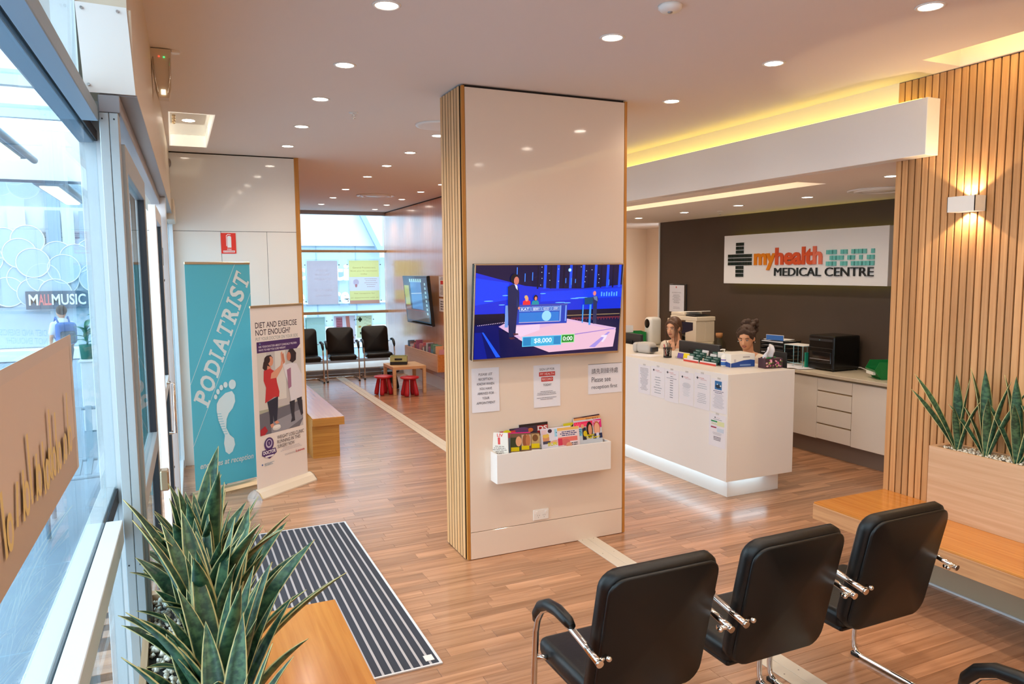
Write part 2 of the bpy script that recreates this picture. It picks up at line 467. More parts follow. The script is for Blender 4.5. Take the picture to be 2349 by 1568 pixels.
# back wall behind the camera side
B('wall_rear','white_plaster',(-.6,-3.1,0,4.5,-3.,H), kind='structure')
# central column
co = thing('column', 'tall white gloss column with slatted timber sides in the room centre', 'column', (1.715,4.51,0))
co['kind'] = 'structure'
del co['category']
B('core','shadow_gap',(.02,.02,0,1.225,.385,H), co)
B('front_panel','column_gloss',(.022,0,.192,1.222,.02,H-.018), co, bev=.001)
B('skirting_panel','column_gloss',(.022,0,.004,1.222,.02,.188), co, bev=.001)
B('back_panel','white_gloss',(.022,.385,.004,1.222,.4,H-.018), co, bev=.001)
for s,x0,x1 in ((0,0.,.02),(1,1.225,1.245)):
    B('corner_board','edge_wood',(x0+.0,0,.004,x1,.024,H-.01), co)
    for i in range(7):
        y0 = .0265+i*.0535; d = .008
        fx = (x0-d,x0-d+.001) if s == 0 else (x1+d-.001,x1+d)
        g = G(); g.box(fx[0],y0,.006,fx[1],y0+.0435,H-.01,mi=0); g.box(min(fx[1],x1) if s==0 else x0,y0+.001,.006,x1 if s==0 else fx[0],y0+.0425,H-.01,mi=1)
        g.done('slat',['slat_pale','black_gap'], co)  # black slat bodies put the shade of the deep gaps into colour
# far window
wf = thing('window_1', None, None, kind='structure')
yw = 14.8
for z0,z1,m in ((.14,.2,'grey_metal'),(1.11,1.165,'champagne'),(2.325,2.375,'champagne'),(3.06,3.13,'grey_metal')):
    B('window_frame',m,(1.236,yw-.05,z0,3.93,yw+.05,z1), wf, bev=.003)
for z0,z1 in ((.2,1.11),(1.165,2.325),(2.375,3.06)):
    B('pane','pane',(1.24,yw-.004,z0,3.925,yw+.004,z1), wf)
B('trim_7','grey_sill',(1.236,13.66,0,3.93,14.85,.06), kind='structure')
B('trim_8','grey_sill',(1.236,13.76,.06,3.93,14.85,.12), kind='structure')
B('trim_9','ext_white',(1.236,13.78,.12,3.93,14.85,.14), kind='structure')

# ---------- shopfront (local y runs along the glass) ----------
def S(b): return (b[0],b[1],b[2],b[3],b[4],b[5])
def sfthing(name, kind='structure', label=None, cat=None): 
    return thing(name, label, cat, (0,0,0), ROT, kind=kind)
w2 = sfthing('window_2')
B('header','alu_blue',(-.322,-3,2.39,-.278,2.9,2.50), w2, bev=.002)
B('header','alu_blue',(-.266,-3,2.39,-.222,2.49,2.432), w2, bev=.002)
B('gasket','gasket',(-.278,-3,2.396,-.266,2.9,2.43), w2)
B('mid_rail','alu_pale',(-.322,-3,1.13,-.277,2.9,1.2), w2, bev=.002)
B('mid_rail','alu_pale',(-.268,-3,1.13,-.222,2.49,1.2), w2, bev=.002)
B('gasket','gasket',(-.277,-3,1.14,-.268,2.9,1.192), w2)
B('bottom_rail','alu_pale',(-.322,-3,0,-.222,2.49,.1), w2, bev=.002)
for z0,z1 in ((.1,1.14),(1.192,2.396),(2.50,H)):
    B('pane','pane',(-.275,-3,z0,-.270,2.9,z1), w2)
B('end_mullion','alu_pale',(-.322,2.9,0,-.235,2.96,2.5), w2, bev=.002)
# post: two joined sections with screws
po = sfthing('trim_10')
B('post_section','aluminium',(-.222,2.5,0,-.1965,2.56,2.418), po, bev=.0015)
B('post_section','aluminium',(-.1955,2.5,0,-.172,2.56,2.418), po, bev=.0015)
for x in (-.214,-.183):
    for z in (2.40,1.05): G().cyl((x,2.4985,z),(x,2.501,z),.0025,n=8).done('screw','gasket',po)
def leaf(name, y0, y1, c0=-.2, c1=-.162, st=.05, m='aluminium', mid=1.22, top=2.34):
    d = sfthing(name)
    B('stile',m,(c0,y0,.02,c1,y0+st,top), d, bev=.002); B('stile',m,(c0,y1-st,.02,c1,y1,top), d, bev=.002)
    B('top_rail',m,(c0,y0+st,top-.08,c1,y1-st,top), d, bev=.002); B('bottom_rail',m,(c0,y0+st,.02,c1,y1-st,.12), d, bev=.002)
    B('mid_rail',m,(c0,y0+st,mid-.035,c1,y1-st,mid+.035), d, bev=.002)
    cm = (c0+c1)/2
    B('gasket','gasket',(c0+.008,y1-st-.014,.12,c1-.004,y1-st,top-.08), d)
    B('gasket','gasket',(c0+.008,y0+st,.12,c1-.004,y0+st+.01,top-.08), d)
    B('pane','pane',(cm-.003,y0+st,mid+.035,cm+.003,y1-st,top-.08), d); B('pane','pane',(cm-.003,y0+st,.12,cm+.003,y1-st,mid-.035), d)
    return d
d1 = leaf('door_1', 2.57, 3.62)
B('lock','champagne',(-.16,3.5,1.0,-.125,3.56,1.09), d1, bev=.006)
d2 = leaf('door_2', 4.72, 5.62, c0=-.2, c1=-.162, m='alu_light', st=.07)
G().tube([(-.155,4.78,1.0),(-.12,4.78,1.0),(-.12,4.78,1.3),(-.155,4.78,1.3)],.009,n=8).done('handle','chrome',d2)
for z in (1.9,1.2,.85,.6,.45): G().cyl((-.162,5.585,z),(-.158,5.585,z),.008,n=10).done('bolt','gasket',d2)
B('lock_plate','chrome',(-.162,5.56,2.0,-.158,5.60,2.12), d2, bev=.001)
w3 = sfthing('window_3')
B('jamb','alu_light',(-.205,5.66,0,-.13,5.76,2.47), w3, bev=.003)
B('jamb','alu_light',(-.2,7.95,0,-.13,8.05,2.47), w3, bev=.003)
B('bottom_rail','alu_light',(-.2,5.76,0,-.14,7.95,.09), w3, bev=.003)
B('pane','pane',(-.172,5.76,.09,-.166,7.95,2.47), w3)
# door head + operator covers above the doors
hd = sfthing('trim_11')
B('head_frame','grey_metal',(-.222,2.5,2.419,-.165,8.03,2.468), hd, bev=.002)
B('head_wall','cream_metal',(-.30,2.53,2.726,-.135,8.04,H), hd)
B('head_return','ext_white',(-.33,2.52,2.47,-.268,2.60,H), hd)
B('closer_panel','cream_metal',(-.30,2.61,2.47,-.225,8.04,2.72), hd)
oc = sfthing('door_operator_cover','thing','long beige sliding door operator cover with white end plate over entrance','door operator')
B('cover','cream_metal',(-.215,2.512,2.476,-.123,7.2,2.72), oc, bev=.004, seg=2)
B('soffit_plate','grey_metal',(-.218,2.515,2.47,-.120,7.2,2.476), oc)
g = G(); pts = [(-.266,2.725),(-.1345,2.722),(-.1225,2.474),(-.255,2.474)]
g.prism([(x,2.505,z) for x,z in pts],(0,.006,0)); g.done('end_plate','white_satin',oc)
for x,z in ((-.250,2.708),(-.158,2.708),(-.243,2.495)): G().cyl((x,2.499,z),(x,2.506,z),.004,n=10).done('screw','chrome',oc)
oc2 = sfthing('door_operator_box','thing','short beige operator box at the far end above the door','door operator')
B('cover','cream_metal',(-.215,7.25,2.42,-.10,7.98,2.6), oc2, bev=.004)
# motion sensor dome on the wall
G().lathe([(.0,-.16),(.03,-.155),(.045,-.13),(.048,-.10),(.048,0)], (-.02,8.045,3.01), n=20, axis='Y').done('sensor_dome','toekick')
tag(bpy.data.objects['sensor_dome'],'brown dome sensor high on the white panelled wall by the shopfront','sensor')

# ================= CEILING FITTINGS =================
def downlight(loc, label, group, first=[None]):
    if first[0] is None:
        r = thing('downlight', label, 'ceiling light', loc, 0, group)
        g = G(); g.lathe([(.066,0),(.062,-.004),(.052,-.004),(.05,0)], n=24); g.done('trim_ring','white_plastic',r)
        G().lathe([(.0,-.0015),(.05,-.0015),(.05,.002)], n=24).done('lamp_disc','lamp_disc',r)
        ld = bpy.data.lights.new('light_beam','SPOT'); ld.energy = SPOT_W; ld.color = WARM; ld.spot_size = math.radians(150); ld.spot_blend = 1.; ld.shadow_soft_size = .05
        l = bpy.data.objects.new('light_beam', ld); COL.objects.link(l); l.parent = r; l.location = (0,0,-.02)
        first[0] = r; return r
    r = dup(first[0]); r.location = loc; tag(r, label, group=group); return r
rowsd = {
 'left row':   [(.93,2.3),(.921,3.343),(.951,4.376),(.974,5.283),(1.007,6.32),(1.035,7.339)],
 'middle row': [(2.06,2.1),(2.10,3.343),(2.17,6.3),(2.216,7.293),(2.239,8.283),(2.268,9.312),(2.317,10.84),(2.382,12.11),(2.416,13.34)],
 'right row':  [(3.198,2.388),(3.223,3.384),(3.266,4.41),(3.3,5.45),(3.33,6.5),(3.36,7.6),(3.39,8.7),(3.42,9.8),(3.436,10.81),(3.496,12.03),(3.535,13.14),(3.569,14.13)],
}
for rn, ps in rowsd.items():
    for i,(x,y) in enumerate(ps):
        downlight((x,y,H), 'round recessed downlight, %s of the %s counting from the camera' % (ORD[i], rn), 'downlights in the main ceiling')
for i,y in enumerate((1.2,.1,-1.1,-2.2)):
    for x,nm in ((.93,'left'),(2.05,'middle'),(3.17,'right')):
        downlight((x,y,H), 'round recessed downlight behind the camera, %s row, %s' % (nm, ORD[i]), 'downlights in the main ceiling')
for i,(x,y) in enumerate([(4.95,3.95),(5.629,5.419),(5.634,6.389),(5.686,7.396),(5.714,8.413),(6.4,9.95)]):
    downlight((x,y,HR), 'round recessed downlight over reception, %s counting from the slatted wall' % ORD[i], 'downlights in the reception ceiling')
# round air diffusers
def diffuser(loc, R_, label):
    r = thing('air_diffuser', label, 'air vent', loc)
    g = G(); 
    for a,b,z in ((R_,R_*.86,-.012),(R_*.80,R_*.62,-.02),(R_*.55,.0,-.014)):
        g.lathe([(a,-.001),(a-.006,z),(b+.006 if b else 0,z),(b,-.003)] if b else [(a,-.001),(a-.008,z),(0,z-.003)], n=36)
    g.done('rings','white_plastic',r)
    G().lathe([(0,-.0008),(R_*.97,-.0008)],n=30).done('throat','dark_grey',r)
    return r
diffuser((2.935,11.545,H), .3, 'round ringed air diffuser in the far waiting room ceiling')
diffuser((5.72,4.68,HR), .27, 'round ringed air diffuser in the lower reception ceiling')
# ceiling speaker plate, smoke detector, sprinklers
r = thing('ceiling_speaker','large flat white round ceiling speaker left of the column top','speaker',(2.02,5.84,H)); 
G().lathe([(.19,0),(.185,-.012),(.16,-.016),(0,-.016)],n=36).done('plate','white_plastic',r)
r = thing('smoke_detector','small white smoke detector at the top edge of the ceiling','smoke detector',(2.094,2.848,H))
G().lathe([(.055,0),(.053,-.014),(.04,-.026),(0,-.028)],n=24).done('body','white_plastic',r)
G().lathe([(.012,-.0265),(.010,-.032),(0,-.033)],n=12).done('sensor','grey_metal',r)
def sprinkler(loc,label):
    r = thing('sprinkler',label,'sprinkler',loc)
    G().lathe([(.035,0),(.033,-.005),(.012,-.006)],n=20).done('escutcheon','white_plastic',r)
    g = G(); g.cyl((0,0,0),(0,0,-.02),.006,n=8)
    for s in (-1,1): g.tube([(s*.004,0,-.015),(s*.013,0,-.028),(s*.004,0,-.044)],.0022,n=6)
    g.lathe([(.0,-.044),(.016,-.045),(.0,-.047)],n=12); g.done('head','chrome',r)
sprinkler((1.279,5.63,H),'chrome ceiling sprinkler between left downlight row and column')
sprinkler((2.75,11.7,H),'small chrome sprinkler in the far waiting room ceiling')
sprinkler((5.97,7.09,HR),'small chrome sprinkler in the reception ceiling before the dark wall')
# access hatch in the ceiling
h_ = thing('ceiling_hatch','pale recessed ceiling access hatch with bright rim by the shopfront','hatch',(0,0,0))
B('hatch_panel','white_gloss',(.025,6.11,H+.10,.335,7.68,H+.12),h_)
for b in ((.02,6.105,.03,7.685),(.33,6.105,.34,7.685),(.03,6.105,.33,6.115),(.03,7.675,.33,7.685)): B('rim','glow_rim',(b[0],b[1],H-.003,b[2],b[3],H+.10),h_)  # rim faces glow by material, giving the recess its bright edges without a lamp
G().lathe([(.0,-.003),(.045,-.003),(.05,.0)],(.175,6.95,H+.10),n=20).done('lamp_disc','lamp_disc',h_)  # glowing disc standing in for a downlight mirrored in the glossy panel
for k in range(3): G().lathe([(.014,0),(.014,-.02),(.0,-.026)],(.06,6.75+k*.13,H+.10),n=10).done('nozzle','champagne',h_)
# emergency light
e_ = thing('emergency_light','beige tapered emergency light with red and green leds near ceiling','emergency light',(-.005,4.42,0))
g = G(); pr_ = [(-.055,3.125),(.047,3.125),(.04,2.93),(.028,2.875),(-.022,2.875),(-.037,2.93)]
g.prism([(x,0,z) for x,z in pr_],(0,.09,0)); g.done('housing','cream_metal',e_)
for s in (-1,1):
    G().tube([(s*.040,-.003,3.08),(s*.036,-.006,2.98),(s*.024,-.003,2.90)],.003,n=6).done('edge_bar','chrome',e_)
B('lens','lamp_tube',(-.009,-.006,2.89,.012,0,2.915),e_)
G().ell((-.012,-.003,3.085),(.004,.003,.003),8,6).done('red_led','led_red',e_)
G().ell((.012,-.003,3.083),(.004,.003,.003),8,6).done('green_led','led_green',e_)
B('ceiling_bracket','white_plastic',(.05,.02,3.118,.09,.06,3.13),e_)
# fire extinguisher sign
fs_ = thing('fire_sign','red fire extinguisher sign on the white panelled wall','sign',(.448,8.048,2.14))
B('plate','red_plastic',(0,-.002,0,.142,.001,.207),fs_)
p = Print(); p.rect(0,0,.142,.207,(232,52,36)); p.poly([(.060,.06),(.098,.06),(.098,.165)]+[(.079+.019*math.cos(t),.165+.014*math.sin(t)) for t in (0.3,.8,1.3,1.8,2.3,2.8)]+[(.060,.165)],(240,236,232))
p.poly([(.050,.075),(.056,.075),(.056,.178),(.07,.190),(.095,.186),(.095,.192),(.068,.197),(.050,.182)],(240,236,232))
p.text('FIRE',.058,.036,.098,.05,(240,236,232),bold=.02); p.rect(.018,.012,.128,.031,(240,236,232)); p.text('EXTINGUISHER',.022,.015,.124,.028,(220,60,44),bold=.02)
p.done('lettering',fs_,(0,-.0021,0),(1,0,0),(0,0,1))
# ================= BENCHES, PLANTERS =================
def bench(name_label, top, base, mside='bench_side', group=None, skirt='base_grey', front=None):
    t = thing('bench', name_label, 'bench')
    x0,y0,x1,y1,z0,z1 = top
    B('bench_top','bench_wood',(x0+.004,y0+.004,z1-.012,x1,y1-.004 if name_label.startswith('long') else y1,z1), t, bev=.001)
    B('bench_slab',mside,(x0,y0,z0,x1,y1,z1-.0125), t, bev=.0015)
    B('bench_base',skirt,base, t, bev=.001)
    return t
bR = bench('long orange timber wall bench running along the slatted wall beside the planter',(3.672,-.5,4.319,3.412,.342,.452),(4.16,-.5,0,4.31,3.3,.342))
B('kick_strip','alu_pale',(4.15,-.5,0,4.16,3.3,.012),bR)
bM = bench('mid-room timber bench end standing behind the white pull-up banner',(1.236,7.73,1.567,13.2,.345,.43),(1.237,7.77,0,1.518,13.1,.345),mside='bench_dark',skirt='bench_dark')
bL = bench('nearest timber bench top at the foot of the entrance planter',(.11,-.5,.602,3.312,.36,.452),(.12,-.4,0,.5,3.2,.36),mside='bench_front',skirt='bench_front')
bL.children[0].data.materials[0] = M['bench_front']
def planter(label, x0,x1,y0,y1,z0,z1,t=.018):
    r = thing('planter_box', label, 'planter')
    B('front_board','planter_wood',(x0,y0,z0,x0+t,y1,z1) if x0 > 2 else (x1-t,y0,z0,x1,y1,z1), r, bev=.0012)
    B('back_board','planter_wood',(x1-t,y0,z0,x1,y1,z1) if x0 > 2 else (x0,y0,z0,x0+t,y1,z1), r)
    B('end_board','planter_wood',(x0+t,y1-t*2,z0,x1-t,y1,z1), r, bev=.0012)
    B('end_board','planter_wood',(x0+t,y0,z0,x1-t,y0+t,z1), r)
    B('soil','black_matt',(x0+t,y0+t,z0,x1-t,y1-t*2,z1-.03), r)
    # pebbles, uncountable
    rr = random.Random(5); vs, fs = [], []
    n = int((y1-y0)*(x1-x0)/.00022)
    for i in range(min(n,1700)):
        bm_ = ((1,0,0),(-1,0,0),(0,1,0),(0,-1,0),(0,0,1),(0,0,-1)); s = rr.uniform(.006,.012); c = Vector((rr.uniform(x0+t+.006,x1-t-.006), rr.uniform(max(y0,.4)+t+.006,y1-2*t-.006), z1-.028+rr.uniform(0,.026)))
        e = Euler((rr.random()*3,rr.random()*3,rr.random()*3)); b = len(vs); sc = Vector((rr.uniform(.8,1.4),1,rr.uniform(.7,1)))
        for v in bm_:
            w = Vector([v[k]*sc[k]*s for k in range(3)]); w.rotate(e); vs.append(c+w)
        fs += [(b+i0,b+i1,b+i2) for i0,i1,i2 in ((0,2,4),(2,1,4),(1,3,4),(3,0,4),(2,0,5),(1,2,5),(3,1,5),(0,3,5))]
    me = bpy.data.meshes.new('pebbles'); me.from_pydata(vs,[],fs); me.materials.append(M['pebble'])
    o = bpy.data.objects.new('pebbles',me); COL.objects.link(o); o.parent = r; o['kind'] = 'stuff'; 
    for p in me.polygons: p.use_smooth = True
    return r
planter('pale timber planter box with white pebbles standing on the right wall bench',4.12,4.317,-.4,2.955,.452,.872)
planter('timber planter box on the near left bench against the shopfront glass',-.14,.13,.2,2.8,.452,.84)

# snake plant leaves -------------------------------------------------
def leafmat():
    m = bpy.data.materials.new('snake_leaf'); m.use_nodes = True; M['snake_leaf'] = m
    nt = m.node_tree; N = nt.nodes; Lk = nt.links; b = N['Principled BSDF']
    uv = N.new('ShaderNodeUVMap'); uv.uv_map = 'UVMap'; sp = N.new('ShaderNodeSeparateXYZ'); Lk.new(uv.outputs[0], sp.inputs[0])
    oi = N.new('ShaderNodeObjectInfo')
    # edge mask |u-.5|*2
    a = N.new('ShaderNodeMath'); a.operation = 'SUBTRACT'; Lk.new(sp.outputs[0], a.inputs[0]); a.inputs[1].default_value = .5
    ab = N.new('ShaderNodeMath'); ab.operation = 'ABSOLUTE'; Lk.new(a.outputs[0], ab.inputs[0])
    gt = N.new('ShaderNodeMapRange'); gt.inputs['From Min'].default_value = .435; gt.inputs['From Max'].default_value = .455; Lk.new(ab.outputs[0], gt.inputs['Value'])
    # bands
    cm = N.new('ShaderNodeCombineXYZ'); mu = N.new('ShaderNodeMath'); mu.operation = 'MULTIPLY'; mu.inputs[1].default_value = 26; Lk.new(sp.outputs[1], mu.inputs[0])
    m2 = N.new('ShaderNodeMath'); m2.operation = 'MULTIPLY'; m2.inputs[1].default_value = 2.2; Lk.new(sp.outputs[0], m2.inputs[0])
    Lk.new(m2.outputs[0], cm.inputs[0]); Lk.new(mu.outputs[0], cm.inputs[1])
    m3 = N.new('ShaderNodeMath'); m3.operation = 'MULTIPLY'; m3.inputs[1].default_value = 50; Lk.new(oi.outputs['Random'], m3.inputs[0]); Lk.new(m3.outputs[0], cm.inputs[2])
    no = N.new('ShaderNodeTexNoise'); no.inputs['Scale'].default_value = 1.; no.inputs['Detail'].default_value = 3; Lk.new(cm.outputs[0], no.inputs['Vector'])
    cr = N.new('ShaderNodeValToRGB'); cr.color_ramp.elements[0].position = .40; cr.color_ramp.elements[1].position = .62
    cr.color_ramp.elements[0].color = lin((30,66,50))+(1,); cr.color_ramp.elements[1].color = lin((74,112,78))+(1,); Lk.new(no.outputs['Fac'], cr.inputs[0])
    mx = N.new('ShaderNodeMix'); mx.data_type = 'RGBA'; Lk.new(gt.outputs[0], mx.inputs[0]); Lk.new(cr.outputs[0], mx.inputs[6]); mx.inputs[7].default_value = lin((200,190,130))+(1,)
    Lk.new(mx.outputs[2], b.inputs['Base Color']); b.inputs['Roughness'].default_value = .42
leafmat()
def leaf_mesh(L, w, bend, twist, cup=.35, n=14, tip=.42):
    """one stiff sword leaf, base at origin, growing up +Z and leaning to +X"""
    vs, fs, uv = [], [], []
    px = pz = 0.; cols = 5; seg = L/n
    for i in range(n+1):
        t = i/n; ang = bend*(t**1.3)
        if i: px += math.sin(ang)*seg; pz += math.cos(ang)*seg
        ww = w*(.55+.45*math.sin(min(t/.5,1)*math.pi/2))
        if t > 1-tip: q = (t-(1-tip))/tip; ww *= max(.012, (1-q**1.7))
        tw = twist*t
        for j in range(cols):
            u = j/(cols-1)-.5; d = cup*ww*(abs(2*u)**1.6)*.6
            lx = -d; ly = u*ww
            x = lx*math.cos(tw)-ly*math.sin(tw); y = lx*math.sin(tw)+ly*math.cos(tw)
            vs.append((px+x*math.cos(ang), y, pz-x*math.sin(ang))); uv.append((u+.5,t))
    for i in range(n):
        for j in range(cols-1):
            a = i*cols+j; fs.append((a,a+1,a+cols+1,a+cols))
    me = bpy.data.meshes.new('leaf'); me.from_pydata(vs,[],fs); me.materials.append(M['snake_leaf'])
    ul = me.uv_layers.new(name='UVMap')
    for p in me.polygons:
        p.use_smooth = True
        for li in p.loop_indices: ul.data[li].uv = uv[me.loops[li].vertex_index]
    return me
rr = random.Random(11)
LV = [leaf_mesh(rr.uniform(.40,.55), rr.uniform(.052,.070), rr.uniform(.15,.6), rr.uniform(-.7,.7)) for _ in range(10)]
LS = [leaf_mesh(rr.uniform(.26,.36), rr.uniform(.05,.066), rr.uniform(.2,.7), rr.uniform(-.6,.6)) for _ in range(5)]
def snake_plant(label, loc, specs, group, wide=1.):
    """specs: (azimuth deg, lean deg, mesh, scale)"""
    r = thing('snake_plant', label, 'plant', loc, 0, group)
    for az,lean,me,s in specs:
        o = bpy.data.objects.new('leaf', me); COL.objects.link(o); o.parent = r
        o.rotation_euler = (Matrix.Rotation(math.radians(az),3,'Z') @ Matrix.Rotation(math.radians(lean),3,'Y')).to_euler()
        o.location = (math.cos(math.radians(az))*.012, math.sin(math.radians(az))*.012, 0); o.scale = (s*wide,s*wide,s)
        md = o.modifiers.new('t','SOLIDIFY'); md.thickness = .0022
    return r
# right planter: three plants in view, and more toward the camera
thin = [leaf_mesh(l, w, b, tw) for l,w,b,tw in ((.47,.056,.12,.3),(.46,.046,.22,-.4),(.36,.044,.4,.5),(.48,.058,.08,.7))]
def fan(seed, n=8, spread=34, meshes=None, smin=.8, smax=1.1):
    q = random.Random(seed); out = []
    for i in range(n):
        az = 360*i/n + q.uniform(-25,25); lean = q.uniform(6,spread) if i % 3 else q.uniform(0,8)
        out.append((az, lean, q.choice(meshes), q.uniform(smin,smax)))
    return out
gq = 'snake plants in the right planter'
snake_plant('snake plant at the far end of the right planter, two leaves leaning left',(4.205,2.83,.845),
    [(97,34,thin[1],.98),(103,24,thin[1],1.12),(190,3,thin[0],1.02),(-85,3,thin[3],.98),(-92,12,thin[2],1.2),(200,12,thin[2],.9)],gq)
snake_plant('second snake plant from the far end of the right planter with tall central leaf',(4.205,2.66,.845),
    [(95,8,thin[0],1.12),(100,30,thin[1],.78),(180,2,thin[3],1.1),(-95,10,thin[0],1.02),(-88,18,thin[1],1.0),(92,18,thin[2],1.1),(210,8,thin[2],1.1)],gq)
snake_plant('third snake plant of the right planter, cut by the photo edge',(4.205,2.49,.845),
    [(97,20,thin[1],.86),(92,6,thin[0],1.08),(185,3,thin[3],1.06),(-92,12,thin[0],1.08),(-86,28,thin[1],.95),(200,10,thin[2],1.1)],gq)
for i,y in enumerate((2.3,2.1,1.9,1.7)):
    snake_plant('snake plant outside the photo edge, %s toward the camera in the right planter' % ORD[i],(4.205,y,.845),[(95,20,thin[1],.9),(90,5,thin[0],1.05),(182,4,thin[3],1.),(-90,12,thin[0],1.),(-88,28,thin[1],.9)],gq)
allv = LV
PL = [(.04,2.68,'farthest clump',21,17,.97),(.05,2.48,'second clump from the entrance doors',22,19,1.08),(.05,2.28,'third clump, mid-row',23,20,1.05),
      (.06,2.05,'fourth clump above the bench',24,19,1.0),(.06,1.82,'fifth clump, at the bottom photo edge',25,17,.95),(.06,1.58,'nearest clump, below the photo edge',26,12,.85)]
for x,y,lb,sd,n,s in PL:
    q = random.Random(sd); sp = []; n += 8
    for i in range(n):
        inner = i < n*.45
        lean = q.uniform(0,15) if inner else q.uniform(12,34)
        az = q.uniform(-170,170) if inner else 360*i/(n*.55)+q.uniform(-20,20)
        if math.cos(math.radians(az)) < -.3: lean *= .8
        if not inner and math.cos(math.radians(az)) > .5: lean *= 1.1
        me = q.choice(LV) if i < n*.75 else q.choice(LS)
        sp.append((az, lean, me, s*q.uniform(.76,1.05)))
    snake_plant('dense snake plant in the near left planter, '+lb,(x-.012,y,.80),sp,'snake plants in the near left planter')

# ================= CHAIRS =================
def rrect(w,h,r,n=5):
    out = []
    for cx,cz,a in ((w/2-r,h-r,0),(-w/2+r,h-r,90),(-w/2+r,r,180),(w/2-r,r,270)):
        out += [(cx+r*math.cos(math.radians(a+90*i/n)), cz+r*math.sin(math.radians(a+90*i/n))) for i in range(n+1)]
    return out
def make_chair(label, loc, rz, group):
    t = thing('visitor_chair', label, 'chair', loc, rz, group)
    tilt = Matrix.Translation((0,.11,.398)) @ Matrix.Rotation(math.radians(13),4,'X')
    def cushion(name, w, h, r, y0, y1, m, inset=.012, mtx=tilt, curve=.018, flat=False):
        g = G(); P = rrect(w,h,r); lay = []
        prof = ((0,inset*1.0),(.25,.0),(.75,0.),(1,inset*1.0))
        for f,ins in prof:
            ring = []
            for (x,z) in P:
                cx = x*(1-2*ins/w); cz = h/2+(z-h/2)*(1-2*ins/h)
                yy = y0+(y1-y0)*f + curve*(2*cx/w)**2
                ring.append(g.bm.verts.new(mtx @ Vector((cx,yy,cz))))
            lay.append(ring)
        n = len(P)
        for A,C in zip(lay,lay[1:]):
            for i in range(n): g.bm.faces.new((A[i],A[(i+1)%n],C[(i+1)%n],C[i])).smooth = True
        # faces filled as vertical strips so that they follow the curve
        for ring,flip in ((lay[0],True),(lay[-1],False)):
            k = n//2
            # pair left and right points by height order
            q1 = ring[:n//4+n//4]; 
            cen = mtx @ Vector((0,(y0 if flip else y1),h/2)); c = g.bm.verts.new(cen)
            for i in range(n): 
                f = g.bm.faces.new((ring[(i+1)%n],ring[i],c) if flip else (ring[i],ring[(i+1)%n],c)); f.smooth = True
        return g.done(name, m, t)
    cushion('backrest',.485,.545,.07,-.005,.055,'leather')
    cushion('back_panel',.465,.525,.065,-.022,-.006,'leather_side',mtx=tilt @ Matrix.Translation((0,0,.01)),inset=.006)
    sm = Matrix.Translation((0,.02,.475)) @ Matrix.Rotation(math.radians(-93),4,'X')
    g = G(); g.box(-.235,.135,.395,.235,.535,.478,bev=.03,seg=3); s_ = g.done('seat','leather',t)
    for p in s_.data.polygons: p.use_smooth = True
    g = G(); g.box(-.225,.14,.385,.225,.525,.41,bev=.01,seg=2); g.done('seat_pan','leather_side',t)
    for s in (-1,1):
        x = s*.278
        path = [(x,-.015,.645),(x,.08,.662),(x,.2,.682),(x,.28,.688),(x,.35,.678),(x,.405,.648),(x,.44,.60),(x,.46,.54),(x,.475,.40),(x,.488,.2),(x,.495,.09),(x,.492,.045),(x,.475,.02),(x,.44,.0125),(x,.2,.0125),(x,-.04,.0125)]
        if s > 0: pass
        sf_ = G().tube(path,.0125,n=10).done('side_frame','chrome',t)
        pad = [(x,.17,.688),(x,.2,.696),(x,.28,.703),(x,.355,.692),(x,.412,.662),(x,.448,.618),(x,.462,.585)]
        g = G(); g.tube(pad,[.014,.0215,.0235,.0235,.0235,.022,.013],n=12); g.done('armrest','leather_side',sf_)
        g = G(); g.cyl((x,-.01,.646),(s*.235,.012,.648),.008,n=10); g.cyl((x*1.0,-.022,.643),(x,-.012,.645),.0135,n=12); g.ell((s*.236,-.008,.648),(.011,.011,.011),10,8)
        g.done('arm_bolt','chrome',sf_)
        G().cyl((x,.475,.425),(s*.225,.45,.425),.011,n=10).done('seat_mount','chrome',t)
        g = G(); g.box(x-.016,.455,.0,x+.016,.50,.02,bev=.003); g.done('floor_glide','black_plastic',sf_)
    G().tube([(-.278,-.02,.0125),(-.2,-.055,.0125),(.2,-.055,.0125),(.278,-.02,.0125)],.0125,n=10).done('rear_bar','chrome',t)
    return t
c0 = make_chair('black leather cantilever chair, left one of the near row, curved arm on its left side',(1.505,2.03,0),0,'black chairs of the near row')
def chair(label, loc, rz, group):
    c = dup(c0); c.location = loc; c.rotation_euler = (0,0,rz); tag(c,label,group=group); return c
chair('black leather cantilever chair in the middle of the near row',(2.135,2.035,0),0,'black chairs of the near row')
chair('black leather cantilever chair, right one of the near row next to the wall bench',(2.765,2.045,0),0,'black chairs of the near row')
chair('black leather chair cut by the bottom right corner, only its arm showing',(2.56,1.02,0),0,'black chairs of the second near row')
chair('far black chair under the window, leftmost and half hidden by the banner',(2.03,13.5,0),math.pi,'black chairs under the far window')
chair('far black chair under the window, in the middle before the orange figure poster',(2.70,13.55,0),math.pi-.08,'black chairs under the far window')
chair('far black chair under the window, rightmost by the children table',(3.36,13.62,0),math.pi-.05,'black chairs under the far window')

